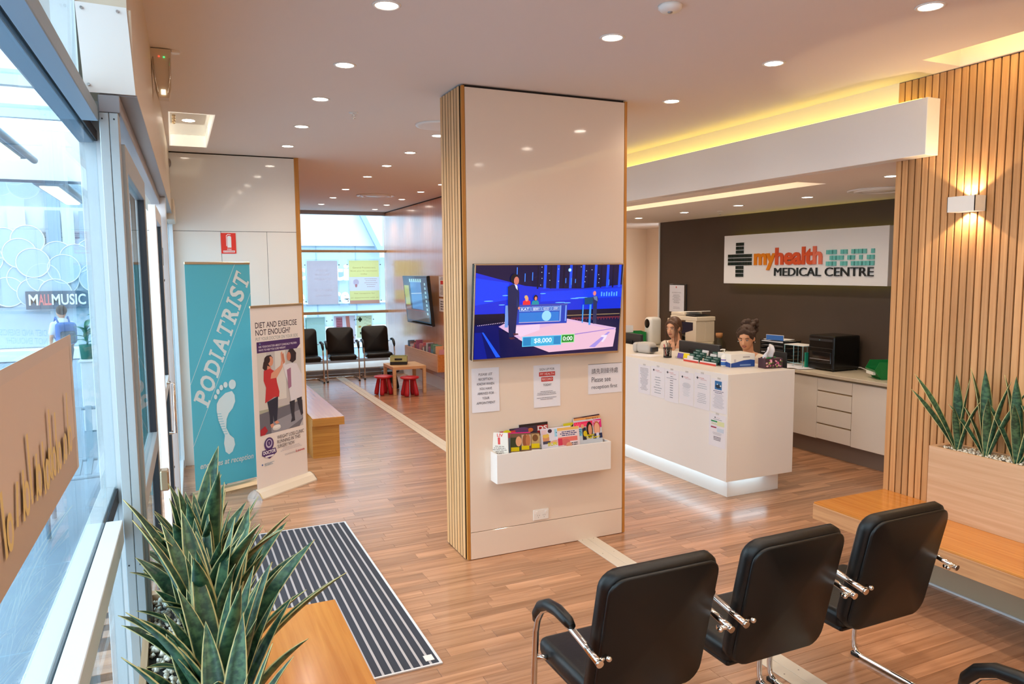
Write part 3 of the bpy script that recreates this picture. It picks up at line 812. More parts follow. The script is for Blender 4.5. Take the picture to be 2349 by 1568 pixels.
# ================= CHILDREN'S CORNER =================
t = thing('childrens_table','small square pale timber children table under the far magazine rack','table',(3.335,11.55,0))
B('table_top','table_wood',(-.27,-.3,.398,.27,.3,.445),t,bev=.002)
for sx in (-1,1):
    for sy in (-1,1): B('leg','table_wood',(sx*.27-(.05 if sx>0 else 0),sy*.3-(.05 if sy>0 else 0),0,sx*.27+(.05 if sx<0 else 0),sy*.3+(.05 if sy<0 else 0),.398),t,bev=.002)
def stool(loc, m, label, group, rz=0.):
    r = thing('childrens_stool',label,'stool',loc,rz,group)
    G().lathe([(0,.27),(.12,.268),(.142,.276),(.15,.288),(.145,.298),(.12,.303),(0,.302)],n=32).done('seat',m,r)
    for k in range(4):
        a = math.pi/4+k*math.pi/2; c,s = math.cos(a),math.sin(a); g = G()
        g.tube([(c*.075,s*.075,.275),(c*.085,s*.085,.2),(c*.10,s*.10,.12),(c*.112,s*.112,.05),(c*.118,s*.118,.004)],[.024,.029,.034,.038,.034],n=12)
        g.done('leg',m,r)
    return r
mat('stool_black',(34,36,44),.4)
stool((2.95,11.42,0),'red_plastic','red plastic children stool on the left of the small table','children stools',.3)
stool((3.29,11.12,0),'red_plastic','red plastic children stool standing before the small table','children stools',.1)
stool((3.22,11.98,0),'stool_black','black children stool just behind the small table front legs','children stools')
stool((3.30,12.4,0),'stool_black','second black children stool, farther back toward the chairs','children stools',.4)
t = thing('storage_box','small pale green and black box with handle on the children table','box',(3.26,11.6,.446),-.35)
mat('box_green',(186,196,140),.5)
B('lower_tray','black_matt',(-.135,-.1,0,.135,.1,.05),t,bev=.003)
for b in ((-.135,-.1,.05,.135,-.092,.135),(-.135,.092,.05,.135,.1,.135),(-.135,-.092,.05,-.127,.092,.135),(.127,-.092,.05,.135,.092,.135)): B('side_panel','box_green',b,t,bev=.001)
g = G(); g.tube([(-.045,-.1,.09),(-.04,-.115,.09),(.04,-.115,.09),(.045,-.1,.09)],.008,n=8); g.done('handle','black_plastic',t)
G().box(-.06,-.104,.075,.06,-.1,.105,bev=.002).done('handle_plate','black_plastic',t)

# ================= FAR VENEER WALL ITEMS =================
def tilted(o, top, bot): pass
t = thing('wall_screen','slim flat television tilted on the timber wall above the far magazine rack','television',(3.78,12.15,1.455),0)
Tm = Matrix.Rotation(math.radians(90),4,'Z') @ Matrix.Identity(4)
t.rotation_euler = Euler((0,math.radians(-5.5),0))
B('casing','black_plastic',(-.03,-.70,-.415,.022,.70,.415),t,bev=.004)
B('bezel','grey_metal',(-.0315,-.70,-.415,-.0295,.70,-.400),t)
B('display','screen_glass',(-.0325,-.685,-.398,-.0305,.685,.402),t)
p = Print()
p.rect(.02,.02,1.35,.78,(44,66,84)); p.rect(.05,.04,1.30,.20,(84,78,76)); p.rect(.04,.30,.32,.64,(150,158,70)); p.rect(.04,.22,.34,.30,(120,92,80)); p.rect(.42,.24,1.02,.72,(66,122,176)); p.line(.42,.50,1.02,.52,.01,(190,210,224)); p.rect(.04,.205,1.1,.225,(110,72,66))
for k in range(6): p.rect(.38+k*.12,.70,.46+k*.12,.755,(150,196,200))
for k in range(8): p.rect(1.20,.16+k*.07,1.27,.20+k*.07,(140,180,190))
p.done('picture',t,(-.0327,.685,-.39),(0,-1,0),(0,0,1),'screen')
M['screen'].node_tree.nodes['Principled BSDF'].inputs['Emission Strength'].default_value = 1.15
B('wall_bracket','black_matt',(.022,-.15,-.12,.12,.15,.12),t)
for z0,z1,lb in ((1.53,1.86,'upper white notice with red block on the timber wall left of the column'),(1.29,1.50,'lower white notice with black print on the timber wall left of the column')):
    r = thing('notice',lb,'notice',(3.926,11.26,z0)); B('sheet','paper',(-.001,-.2,0,.0,.22,z1-z0),r)
    p = Print()
    if z0 > 1.5: p.rect(.08,.20,.3,.26,(212,50,46)); p.lines(.05,.37,.17,8,.018,.007,(120,110,110),3); p.lines(.05,.37,.31,2,.02,.01,(90,80,80),4)
    else: p.lines(.04,.38,.17,4,.04,.018,(90,84,90),5)
    p.done('lettering',r,(-.0012,.22,0),(0,-1,0),(0,0,1))
def rack(name,label,x0,y0,z0,x1,y1,z1,m,open_axis,t=.014):
    r = thing(name,label,'magazine rack'); 
    B('front_board',m[0],(x0,y0,z0,x1,y0+t,z1) if open_axis=='y' else (x0,y0,z0,x0+t,y1,z1),r,bev=.0015)
    B('back_board',m[0],(x0,y1-.006,z0,x1,y1,z1) if open_axis=='y' else (x1-.006,y0,z0,x1,y1,z1),r)
    if open_axis=='y':
        B('end_board',m[1],(x0,y0+t,z0,x0+t,y1-.006,z1),r); B('end_board',m[1],(x1-t,y0+t,z0,x1,y1-.006,z1),r); B('bottom_board',m[0],(x0+t,y0+t,z0,x1-t,y1-.006,z0+t),r)
    else:
        B('end_board',m[1],(x0+t,y0,z0,x1-.006,y0+t,z1),r); B('end_board',m[1],(x0+t,y1-t,z0,x1-.006,y1,z1),r); B('bottom_board',m[0],(x0+t,y0+t,z0,x1-.006,y1-t,z0+t),r)
    return r
wood('rack_veneer',(222,178,140),(206,156,116),axis=1,rough=.4,vary=.02)
wrk = rack('wall_magazine_rack','timber magazine rack under the television on the far wall',3.76,11.15,.33,3.929,12.97,.61,('rack_veneer','bench_front'),'x')
for bb in list(wrk.children):
    if bb.name.startswith('bottom_board'): bb.location.z = .104
q = random.Random(3); pal = [(198,60,70),(226,220,206),(60,110,160),(232,190,70),(90,70,80),(210,130,140),(70,130,100),(230,150,90),(150,60,110),(188,198,208)]
y = 11.2; i = 0
while y < 12.88:
    w = q.uniform(.012,.03); hgt = q.uniform(.16,.30); col = q.choice(pal); ins = q.uniform(.0,.03); ang = q.uniform(-.18,.18)
    r = thing('book', '%s children book in the far timber rack, %s from its near end' % ({(198,60,70):'red',(226,220,206):'cream',(60,110,160):'blue',(232,190,70):'yellow',(90,70,80):'dark',(210,130,140):'pink',(70,130,100):'green',(230,150,90):'orange',(150,60,110):'purple',(188,198,208):'pale blue'}[col], ORD[i]), 'book',(3.79+ins,y,.45),0,'books in the far timber rack')
    mm = 'bk%d' % pal.index(col)
    if mm not in M: mat(mm,tuple(min(255,int(v*.75+64)) for v in col),.4)
    g = G(); g.box(0,-w/2,0,.12,w/2,hgt,bev=.0015,mtx=Matrix.Rotation(ang,4,'X')); g.done('cover',mm,r)
    g = G(); g.box(.004,-w/2+.002,.004,.122,w/2-.002,hgt-.004,mtx=Matrix.Rotation(ang,4,'X')); g.done('pages','paper',r)
    y += q.uniform(.045,.095); i += 1

# ================= COLUMN: TELEVISION, NOTICES, RACK, SOCKET =================
tv = thing('wall_television','large blue-lit television tilted forward on the white column','television',(2.277,4.375,1.677)); tv.rotation_euler = (math.radians(6.4),0,0)
W2,H2 = .5535,.3135
B('casing','black_plastic',(-W2,0,-H2,W2,.045,H2),tv,bev=.004)
for b in ((-W2,-.006,-H2,W2,.012,-H2+.014),(-W2,-.006,H2-.007,W2,.012,H2),(-W2,-.006,-H2+.014,-W2+.007,.012,H2-.007),(W2-.007,-.006,-H2+.014,W2,.012,H2-.007)): B('bezel','champagne',b,tv,bev=.001)
dsp = B('display','screen_glass',(-W2+.007,-.003,-H2+.014,W2-.007,0,H2-.007),tv)
B('bracket','black_matt',(-.2,.045,-.15,.2,.105,.15),tv)
SW,SH = 2*W2-.014,2*H2-.021
p = Print(); p.step = .00004
def T(x,y): return (x/1410*SW, (900-y)/900*SH)     # screen picture laid out on a 1410 x 900 grid
def tp(pts,c): p.poly([T(*a) for a in pts],c)
def tr(x0,y0,x1,y1,c): tp([(x0,y1),(x1,y1),(x1,y0),(x0,y0)],c)
tr(0,0,1410,900,(8,10,60))
tp([(0,70),(200,130),(450,200),(700,230),(1000,238),(1410,205),(1410,480),(0,480)][::-1],(10,44,214))
tp([(0,120),(300,170),(300,330),(0,380)][::-1],(8,62,240)); tp([(600,260),(1410,240),(1410,330),(600,360)][::-1],(14,60,236))
for k in range(14):
    x = 560+k*62; w = 26 if k%2 else 14; tr(x,0,x+w,232,(16,74,238) if k%2 else (6,8,40))
for x,y in ((600,70),(605,130),(595,195),(670,80),(680,150),(760,40),(765,160),(1035,60),(1030,120),(1025,170),(1090,50),(1160,100),(1170,140),(1165,180),(600,20),(980,20)): p.ell(*T(x,y),.003,.003,(210,225,255),8)
p.ell(*T(870,50),.012,.012,(150,210,255),12); p.ell(*T(870,50),.006,.006,(240,250,255),10)
for x,y0,y1 in ((370,20,90),(445,80,160),(515,70,150),(835,130,180),(890,130,200),(930,140,180),(1270,150,210)): tr(x-4,y0,x+4,y1,(60,130,255))
for x,y,w in ((120,340,60),(240,380,40),(620,280,40),(790,372,70),(930,335,60),(1000,330,90),(270,290,40),(860,378,50)): p.ell(*T(x,y),w/1410*SW/1.4,.003,(110,190,250),10)
for k in range(7): tr(1195+k*26,275+(k%2)*8,1208+k*26,320,(90,170,240))
tr(0,465,270,560,(6,8,40)); tr(860,450,1410,540,(20,10,40))
for k in range(16): p.ell(*T(30+k*16,575-k*1.6),.0028,.0028,(255,220,255),6)
for k in range(60): tr(862+k*9,502,866+k*9,508,(255,214,150))
for k in range(50): tr(905+k*10,530,909+k*10,545 if k%3 else 560,(160,60,60))
tr(0,575,250,900,(4,10,96))
tp([(0,640),(0,900),(120,900),(60,640)],(6,22,140)); tp([(65,640),(80,640),(240,890),(200,890)],(30,90,250))
tp([(215,590),(270,560),(860,535),(1050,580),(1370,650),(1350,850),(700,870),(480,770)][::-1],(216,176,214))
tp([(700,870),(480,770),(400,720),(500,640),(900,560),(1370,680),(1350,850)],(228,184,206))
tp([(900,700),(1350,655),(1352,662),(900,710)][::-1],(150,120,200)); tp([(1100,840),(1290,690),(1310,695),(1160,846)],(160,140,220)); tp([(300,600),(600,580),(600,640),(420,700)][::-1],(232,200,226))
tp([(250,900),(690,880),(480,770),(215,610),(240,900)],(4,8,70))
tr(270,385,860,580,(24,60,180)); tr(400,460,780,560,(40,120,210)); p.ell(*T(660,500),.035,.035,(150,214,250),20); tr(400,555,790,562,(190,170,200))
tr(270,385,300,600,(110,150,220)); tr(785,390,800,560,(120,160,230)); tr(840,395,852,560,(120,160,240)); tr(300,380,860,400,(60,70,170))
for x0,x1,s in ((400,505,'KAT'),(512,605,'BERRY'),(610,700,'ROCKY'),(705,780,'CATHY')):
    tr(x0,405,x1,450,(150,190,240)); tr(x0+5,409,x1-5,446,(60,100,190)); a = T(x0+18,442); b_ = T(x1-14,414); p.text(s,a[0],a[1],b_[0],b_[1],(236,240,255),bold=.01)
# contestants
tp([(430,385),(430,350),(450,338),(480,338),(500,352),(500,385)][::-1],(228,44,52)); p.ell(*T(465,325),.012,.017,(232,150,120),12); p.ell(*T(458,308),.012,.012,(220,170,110),12)
tp([(512,385),(515,352),(535,342),(565,342),(580,360),(582,385)][::-1],(20,140,160)); p.ell(*T(548,318),.016,.020,(40,16,20),12); p.ell(*T(550,325),.009,.013,(224,130,110),12)
# host at the desk on the right
tp([(1025,330),(1120,325),(1110,395),(1030,400)][::-1],(16,70,110)); tr(1010,400,1022,585,(60,150,230)); tr(1080,400,1100,610,(60,150,230))
tp([(1110,320),(1125,312),(1155,320),(1165,350),(1155,400),(1160,600),(1125,600),(1115,400)][::-1],(40,44,86)); p.ell(*T(1125,287),.012,.016,(232,130,120),12); tp([(1112,318),(1150,315),(1160,370),(1125,350)][::-1],(100,120,160))
# standing man on the left
tp([(285,205),(330,180),(375,200),(392,260),(398,400),(385,420),(378,520),(372,680),(330,700),(310,690),(300,520),(292,400),(288,300)][::-1],(14,30,78)); tp([(372,300),(395,380),(402,425),(385,428),(370,400)][::-1],(20,44,100))
tp([(345,178),(372,195),(376,240),(360,220)][::-1],(220,226,240)); p.ell(*T(345,130),.028,.034,(20,14,26),16); p.ell(*T(362,148),.018,.027,(206,120,104),14); p.ell(*T(396,415),.008,.010,(220,130,110),8)
tp([(310,700),(360,700),(372,715),(330,722)][::-1],(74,34,50)); tp([(350,660),(395,664),(400,676),(355,680)][::-1],(84,40,54))
# score captions
tr(438,700,815,800,(90,200,240)); tr(446,707,808,793,(30,130,190)); tr(520,712,740,788,(60,176,220)); a = T(550,775); b_ = T(720,722); p.text('$8,000',a[0],a[1],b_[0],b_[1],(236,250,255),bold=.01)
tr(812,695,945,782,(150,230,150)); tr(820,702,937,775,(10,130,40)); a = T(830,760); b_ = T(925,716); p.text('0:00',a[0],a[1],b_[0],b_[1],(245,255,245),bold=.015)
tp([(1222,722),(1282,722),(1272,752),(1240,796),(1222,790),(1248,745),(1218,742)][::-1],(232,216,236))
p.done('picture',dsp,(-W2+.007,-.0031,-H2+.014),(1,0,0),(0,0,1),'screen')

def sheet(label,x0,x1,z0,z1,draw,y=4.5095,name='notice',lift=.004):
    r = thing(name,label,'notice',(x0,y,z0)); w,h = x1-x0,z1-z0
    vs=[];fs=[];n=8
    for i in range(n+1):
        for j in (0,1):
            f = i/n; vs.append((w*j,-.0006-lift*(1-f)**3,h*f))
    for i in range(n): a=i*2; fs.append((a,a+1,a+3,a+2))
    me = bpy.data.meshes.new('sheet'); me.from_pydata(vs,[],fs); me.materials.append(M['paper']); o = bpy.data.objects.new('sheet',me); COL.objects.link(o); o.parent = r
    md = o.modifiers.new('t','SOLIDIFY'); md.thickness = .0004; md.offset = 0
    p = Print(); draw(p,w,h); p.done('lettering',r,(0,-.0009-lift*.15,0),(1,0,0),(0,0,1)) if False else p.done('lettering',r,(0,-.0009-lift,0),Vector((1,0,0)),Vector((0,lift*.9/h,1)))
    return r
dk = (70,66,76)
def d1_(p,w,h):
    L_ = ['PLEASE LET','RECEPTION','KNOW WHEN','YOU HAVE','ARRIVED FOR','YOUR','APPOINTMENT']; ws = [.5,.5,.62,.46,.6,.26,.68]
    for i,(s,k) in enumerate(zip(L_,ws)):
        y = h*(.83-.108*i); p.text(s,w*(.5-k/2),y,w*(.5+k/2),y+.0165,dk)
def d2_(p,w,h):
    p.text('SIGN UP FOR',w*.22,h*.87,w*.78,h*.925,dk); p.rect(w*.2,h*.735,w*.8,h*.835,(196,44,40)); p.text('MY HEALTH',w*.24,h*.76,w*.76,h*.812,(244,232,230))
    p.rect(w*.28,h*.61,w*.72,h*.71,(196,44,40)); p.text('RECORD',w*.31,h*.635,w*.69,h*.688,(244,232,230)); p.text('TODAY',w*.35,h*.5,w*.66,h*.555,dk); p.lines(w*.1,w*.85,h*.38,3,.011,.0035,(130,126,134),1); p.lines(w*.1,w*.85,h*.23,2,.011,.0035,(130,126,134),2)
def d3_(p,w,h):
    p.text('請先到接待處',w*.1,h*.68,w*.88,h*.86,dk); p.text('Please see',w*.1,h*.40,w*.66,h*.57,dk); p.text('reception first',w*.1,h*.13,w*.86,h*.30,dk); p.rect(0,h*1.0,w,h*1.012,(60,54,50))
sheet('white notice asking to let reception know, left one under the television',1.757,1.955,1.008,1.304,d1_)
sheet('white notice with red blocks, the middle one under the television',2.213,2.42,1.004,1.297,d2_)
sheet('wide white notice in two languages, right one under the television',2.645,2.927,1.064,1.276,d3_,lift=.002)
# power socket
t = thing('power_socket','white double power socket low on the column front','socket',(2.264,4.51,.244))
B('plate','white_plastic',(-.06,-.008,-.038,.06,0,.038),t,bev=.003,seg=2)
for s in (-1,1):
    B('switch','white_plastic',(s*.038-.008,-.012,.010,s*.038+.008,-.008,.026),t,bev=.001)
    p = Print()
    for dx,dy,a in ((-.007,.0,.5),(.007,.0,-.5),(0,-.014,0)): p.line(s*.022+dx-math.sin(a)*.004,dy-math.cos(a)*.004-.004,s*.022+dx+math.sin(a)*.004,dy+math.cos(a)*.004-.004,.002,(70,60,56))
    p.done('socket_slots',t,(0,-.0082,0),(1,0,0),(0,0,1))
# white magazine rack
rack('column_magazine_rack','white magazine rack fixed to the column below the notices',1.887,4.40,.535,2.77,4.509,.735,('white_satin','white_satin'),'y',t=.012)
def magazine(i, x, y, w, h, lean, yaw, roll, label, draw, spine=(220,214,206), th=.006, z=.592):
    r = thing('magazine',label,'magazine',(x,y,z),yaw,'magazines in the column rack'); r.rotation_euler = (math.radians(lean),math.radians(roll),yaw)
    B('pages','paper',(0,.0006,.001,w-.002,th-.0006,h-.001),r)
    nm = 'mg%d' % i; mat(nm, spine, .3); cv_ = B('cover',nm,(0,0,0,w,.0008,h),r); B('back_cover',nm,(0,th-.0008,0,w,th,h),r)
    p = Print(); draw(p,w,h); p.done('cover_print',cv_,(0,-.0001,0),(1,0,0),(0,0,1),'gloss_print'); return r
def mk(bgc, items):
    R_ = lambda v: v*1.47 if v < .36 else .53+(v-.36)*.734
    items = [tuple(R_(a) if ((it[0] in 'rt' and j in (2,4)) or (it[0]=='e' and j==2) or (it[0]=='l' and j==4)) else a for j,a in enumerate(it)) for it in items]
    def f(p,w,h):
        p.rect(0,0,w,h,bgc)
        for it in items:
            k = it[0]
            if k == 'r': p.rect(it[1]*w,it[2]*h,it[3]*w,it[4]*h,it[5])
            elif k == 'e': p.ell(it[1]*w,it[2]*h,it[3]*w,it[4]*h,it[5],18)
            elif k == 't': p.text(it[6],it[1]*w,it[2]*h,it[3]*w,it[4]*h,it[5],bold=.03)
            elif k == 'l': p.lines(it[2]*w,it[3]*w,it[4]*h,it[1],.012,.006,it[5],it[6])
    return f
skin = (226,160,126)
magazine(0,1.903,4.497,.115,.27,-3,-.85,-3,'pale newspaper-like magazine leaning at the left end of the column rack',mk((226,218,206),[('t',.3,.86,.7,.97,(206,50,40),'LIV'),('r',.35,.60,.5,.84,(206,50,40)),('l',6,0,.9,.55,(150,140,130),3)]),(222,212,198))
magazine(1,1.945,4.470,.21,.275,-4,-.05,0,'magazine with yellow round sticker at the back of the left stack',mk((200,60,60),[('e',.25,.9,.16,.1,(216,206,30)),('r',.0,.62,.16,.84,(230,150,40)),('t',.1,.7,.5,.84,(60,40,50),'WH'),('r',.55,.85,1,1,(90,60,100))]),(150,40,90))
magazine(2,2.03,4.478,.21,.285,-3,0.,-2,'dark magazine with purple flower print at the back',mk((60,48,62),[('e',.4,.9,.3,.08,(96,66,104)),('e',.75,.88,.1,.05,(214,110,60)),('r',0,.5,1,.7,(50,40,50))]),(50,40,50))
magazine(3,2.10,4.484,.22,.305,-3,0.,-1,'tall red and black magazine titled CARDS at the back of the rack',mk((178,38,40),[('r',0,.92,1,1,(40,34,36)),('t',.06,.76,.98,.90,(236,226,222),'CARDS'),('r',0,.4,1,.72,(150,40,40))]),(60,30,30))
magazine(4,1.955,4.456,.20,.268,-6,-.04,3,'magazine with magenta band in the left stack',mk((196,60,130),[('r',0,.9,1,1,(220,40,130)),('r',0,.6,1,.88,(230,220,226)),('e',.4,.75,.2,.12,skin)]),(230,226,226))
magazine(5,1.975,4.446,.20,.262,-7,-.06,4,'blue grey magazine fanned in the left stack',mk((120,140,160),[('r',0,.85,1,1,(200,70,90)),('e',.6,.8,.2,.1,(90,60,60))]),(226,228,232))
magazine(6,2.0,4.432,.215,.262,-8,-.05,3,'front magazine of the left stack with three yellow captions',mk((120,92,74),[('r',0,.40,.36,.86,(60,70,50)),('e',.28,.72,.1,.13,(230,170,130)),('r',.38,.55,.7,.95,(200,170,140)),('e',.5,.74,.09,.16,(150,90,60)),('e',.6,.74,.08,.16,(190,120,80)),('r',.72,.55,1,.96,(190,160,110)),('e',.85,.82,.1,.09,(120,80,50)),('r',.02,.38,.3,.52,(222,200,20)),('r',.38,.42,.64,.56,(222,200,20)),('r',.72,.46,1,.62,(222,196,20)),('r',.02,.20,.98,.36,(232,214,206)),('t',.4,.24,.64,.34,(196,40,40),'LOVE'),('r',.72,.2,1,.42,(226,212,204)),('e',.1,.3,.08,.05,(110,60,50))]),(40,40,48))
magazine(7,2.19,4.448,.115,.225,-6,0.,1,'pale grey slim brochure standing between the magazine stacks',mk((196,190,180),[('l',3,.15,.85,.62,(120,116,110),5),('r',.05,.25,.35,.4,(60,54,60))]),(190,184,176))
magazine(8,2.25,4.436,.235,.268,-8,.0,-1,'wide white magazine captioned SURPRISE in the middle of the rack',mk((226,222,232),[('e',.16,.64,.11,.13,(216,150,110)),('e',.16,.75,.11,.06,(230,190,90)),('r',.05,.46,.3,.56,(70,70,90)),('e',.5,.5,.22,.05,(226,176,150)),('r',.45,.68,.98,.95,(160,214,232)),('l',5,.48,.8,.90,(60,80,110),8),('e',.86,.82,.1,.08,(190,120,40)),('r',.8,.44,.92,.62,(150,200,150)),('t',.2,.38,.92,.50,(222,206,10),'SURPRISE'),('e',.3,.9,.07,.05,(60,40,60)),('r',.02,.8,.2,.96,(230,200,206))]),(220,214,220))
magazine(9,2.372,4.426,.175,.265,-9,.02,0,'pink and white magazine leaning beside the SURPRISE one',mk((232,216,218),[('r',0,.9,.98,1,(236,190,110)),('l',3,.1,.9,.86,(40,50,110),9),('r',.02,.5,.9,.66,(236,120,110)),('e',.35,.48,.2,.09,(220,110,110)),('l',2,.5,.95,.44,(70,60,70),11),('r',0,.38,.2,.62,(216,60,90)),('e',.5,.36,.14,.08,skin)]),(230,210,214))
magazine(10,2.44,4.466,.19,.285,-4,.02,-2,'yellow topped magazine behind the pink and white one',mk((60,120,160),[('r',0,.8,1,1,(206,196,40)),('e',.5,.78,.2,.13,(30,30,44)),('e',.5,.84,.1,.07,(226,190,120)),('l',3,.2,.95,.62,(200,226,240),13),('r',0,.36,1,.46,(200,40,50))]),(200,190,40))
magazine(11,2.535,4.478,.215,.315,-3,.03,-3,'brown magazine at the back of the right stack',mk((120,70,50),[('r',.2,.93,1,1,(70,40,50)),('e',.2,.92,.2,.06,(140,84,60))]),(60,30,60))
magazine(12,2.525,4.462,.22,.31,-5,.02,-2,'orange topped magazine in the right stack',mk((236,170,100),[('t',.45,.92,.95,.97,(150,80,30),'SECRET'),('r',0,.88,1,.9,(226,150,90))]),(236,200,170))
magazine(13,2.515,4.436,.225,.30,-8,.02,-1,'front magazine of the right stack with a smiling couple',mk((206,210,216),[('r',0,.78,.68,.95,(236,50,100)),('t',.04,.78,.64,.93,(250,90,120),'Woman'),('r',.7,.70,1,.97,(226,40,130)),('t',.72,.86,.96,.95,(246,210,226),'Day'),('r',0,.50,.27,.74,(130,200,226)),('l',4,.02,.26,.72,(40,70,110),15),('r',.28,.36,.42,.76,(40,44,60)),('e',.3,.80,.06,.05,skin),('e',.55,.66,.12,.20,(34,20,22)),('e',.57,.66,.07,.13,(218,150,116)),('e',.38,.56,.07,.07,(222,190,30)),('e',.82,.68,.12,.17,(190,100,60)),('e',.82,.66,.1,.15,(232,170,140)),('r',.66,.36,1,.52,(40,50,90)),('r',.78,.36,.88,.54,(220,220,240)),('t',.4,.46,.7,.52,(226,210,20),'MEGHAN'),('t',.4,.38,.92,.44,(226,210,20),'THE BABY')]),(226,120,150))
for o in list(bpy.data.objects):
    if o.name.startswith('cover_print'): pass

# ================= BANNERS =================
def banner(label, loc, rz, w, h, z0, draw, sheetmat, base='grey_metal', big=False):
    r = thing('pull_up_banner',label,'banner',loc,rz)
    mat(sheetmat[0], sheetmat[1], .45) if sheetmat[0] not in M else None
    B('banner_sheet',sheetmat[0],(0,-.0006,z0,w,.0006,z0+h),r)
    B('top_bar','champagne',(-.003,-.008,z0+h,w+.003,.008,z0+h+.022),r,bev=.003)
    G().cyl((w/2,.03,.05),(w/2,.012,z0+h+.01),.007,n=8).done('support_pole','grey_metal',r)
    g = G(); d = .085 if big else .06; hh = .075 if big else .05
    prof = [(-d,0),(-d,.012),(-d*.55,hh*.75),(-.012,hh),(.012,hh),(d*.55,hh*.75),(d,.012),(d,0)]
    g.prism([(-.025,y,z) for y,z in prof],(w+.05,0,0)); g.done('cassette','ivory_plastic' if big else 'champagne',r)
    for s,x in ((0,-.032),(1,w+.025)):
        g = G(); g.prism([(x,y*1.05,z*1.05) for y,z in prof],(.007,0,0)); g.done('end_cap','chrome',r)
    p = Print(); draw(p,w,h); p.done('artwork',r,(0,-.0008,z0),(1,0,0),(0,0,1)); return r
TE = (84,176,192)
def draw1(p,w,h):
    c = (214,214,208)
    p.rect(0,0,w,h,TE); q=.0055
    p.line(.76*w,h,0*w,.475*h,q*.6,c); p.line(w,.87*h,0,.20*h,q*.6,c)
    # slanted slab-serif lettering up the band
    x0,y0 = .115*w+.028,.375*h; ang = math.atan2(1.10,.435); L_ = 1.20; hh = .148
    ca,sa = math.cos(ang),math.sin(ang)
    def xf(u,v): 
        u2 = u+v*.22
        return (x0-.0+u2*ca-(v-hh/2)*sa-.02, y0+u2*sa+(v-hh/2)*ca)
    letters = 'PODIATRIST'; wd = {'P':.115,'O':.13,'D':.13,'I':.055,'A':.13,'T':.12,'R':.125,'S':.10}
    tot = sum(wd[l] for l in letters)+.022*9; k = L_/tot; u = 0
    def bar(u0,v0,u1,v1): p.poly([xf(u0,v0),xf(u1,v0),xf(u1,v1),xf(u0,v1)],c)
    for l in letters:
        ww = wd[l]*k
        if l == 'I': bar(u+ww*.28,0,u+ww*.72,hh)
        elif l == 'T': bar(u+ww*.40,0,u+ww*.62,hh); bar(u,hh*.84,u+ww,hh); bar(u,hh*.66,u+ww*.08,hh); bar(u+ww*.92,hh*.66,u+ww,hh)
        else: p.text(l,u+ww*(.12 if l in 'PDR' else 0),0,u+ww,hh,c,bold=.03,xf=xf)
        sf = {'P':((0,.62,0),(0,.3,1)),'D':((0,.3,0),(0,.3,1)),'R':((0,.5,0),(0,.3,1),(.72,1.05,0)),'I':((0,1,0),(0,1,1)),'A':((-.08,.3,0),(.7,1.08,0)),'T':((.25,.78,0),),'O':(),'S':()}[l]
        for a,b_,top in sf: bar(u+ww*a,hh*(.88 if top else 0),u+ww*b_,hh*(1. if top else .12))
        u += ww+.022*k
    # footprint
    f = (216,220,216)
    def F(a,b): return ((a)*w,(b)*h)
    out = [(.44,.395),(.52,.42),(.60,.425),(.63,.405),(.635,.375),(.60,.345),(.55,.325),(.52,.30),(.51,.26),(.55,.225),(.60,.205),(.61,.175),(.575,.145),(.53,.135),(.49,.15),(.475,.19),(.49,.225),(.455,.26),(.42,.30),(.405,.345),(.41,.375)]
    p.poly([F(.52+(a-.52)*1.3,b) for a,b in out][::-1],f)
    for a,b_,rx,ry in ((.605,.455,.045,.018),(.525,.457,.026,.011),(.475,.447,.023,.010),(.435,.43,.021,.010),(.405,.408,.02,.009)): p.ell((.52+(a-.52)*1.35)*w,b_*h,rx*1.3*w,ry*1.25*h,f,14)
    for k in range(9): p.line(.36*w+k*.004,(.33-.012*k)*h,.44*w+k*.006,(.328-.012*k)*h,.004,TE)
    p.text('enquiries at reception',.08*w,.085*h,.93*w,.118*h,c,bold=.015,shear=.25)
banner('tall teal PODIATRIST pull-up banner with a white footprint',(.085,6.84,0),math.atan2(.235,.535),.588,1.955,.065,draw1,('teal_sheet',TE))
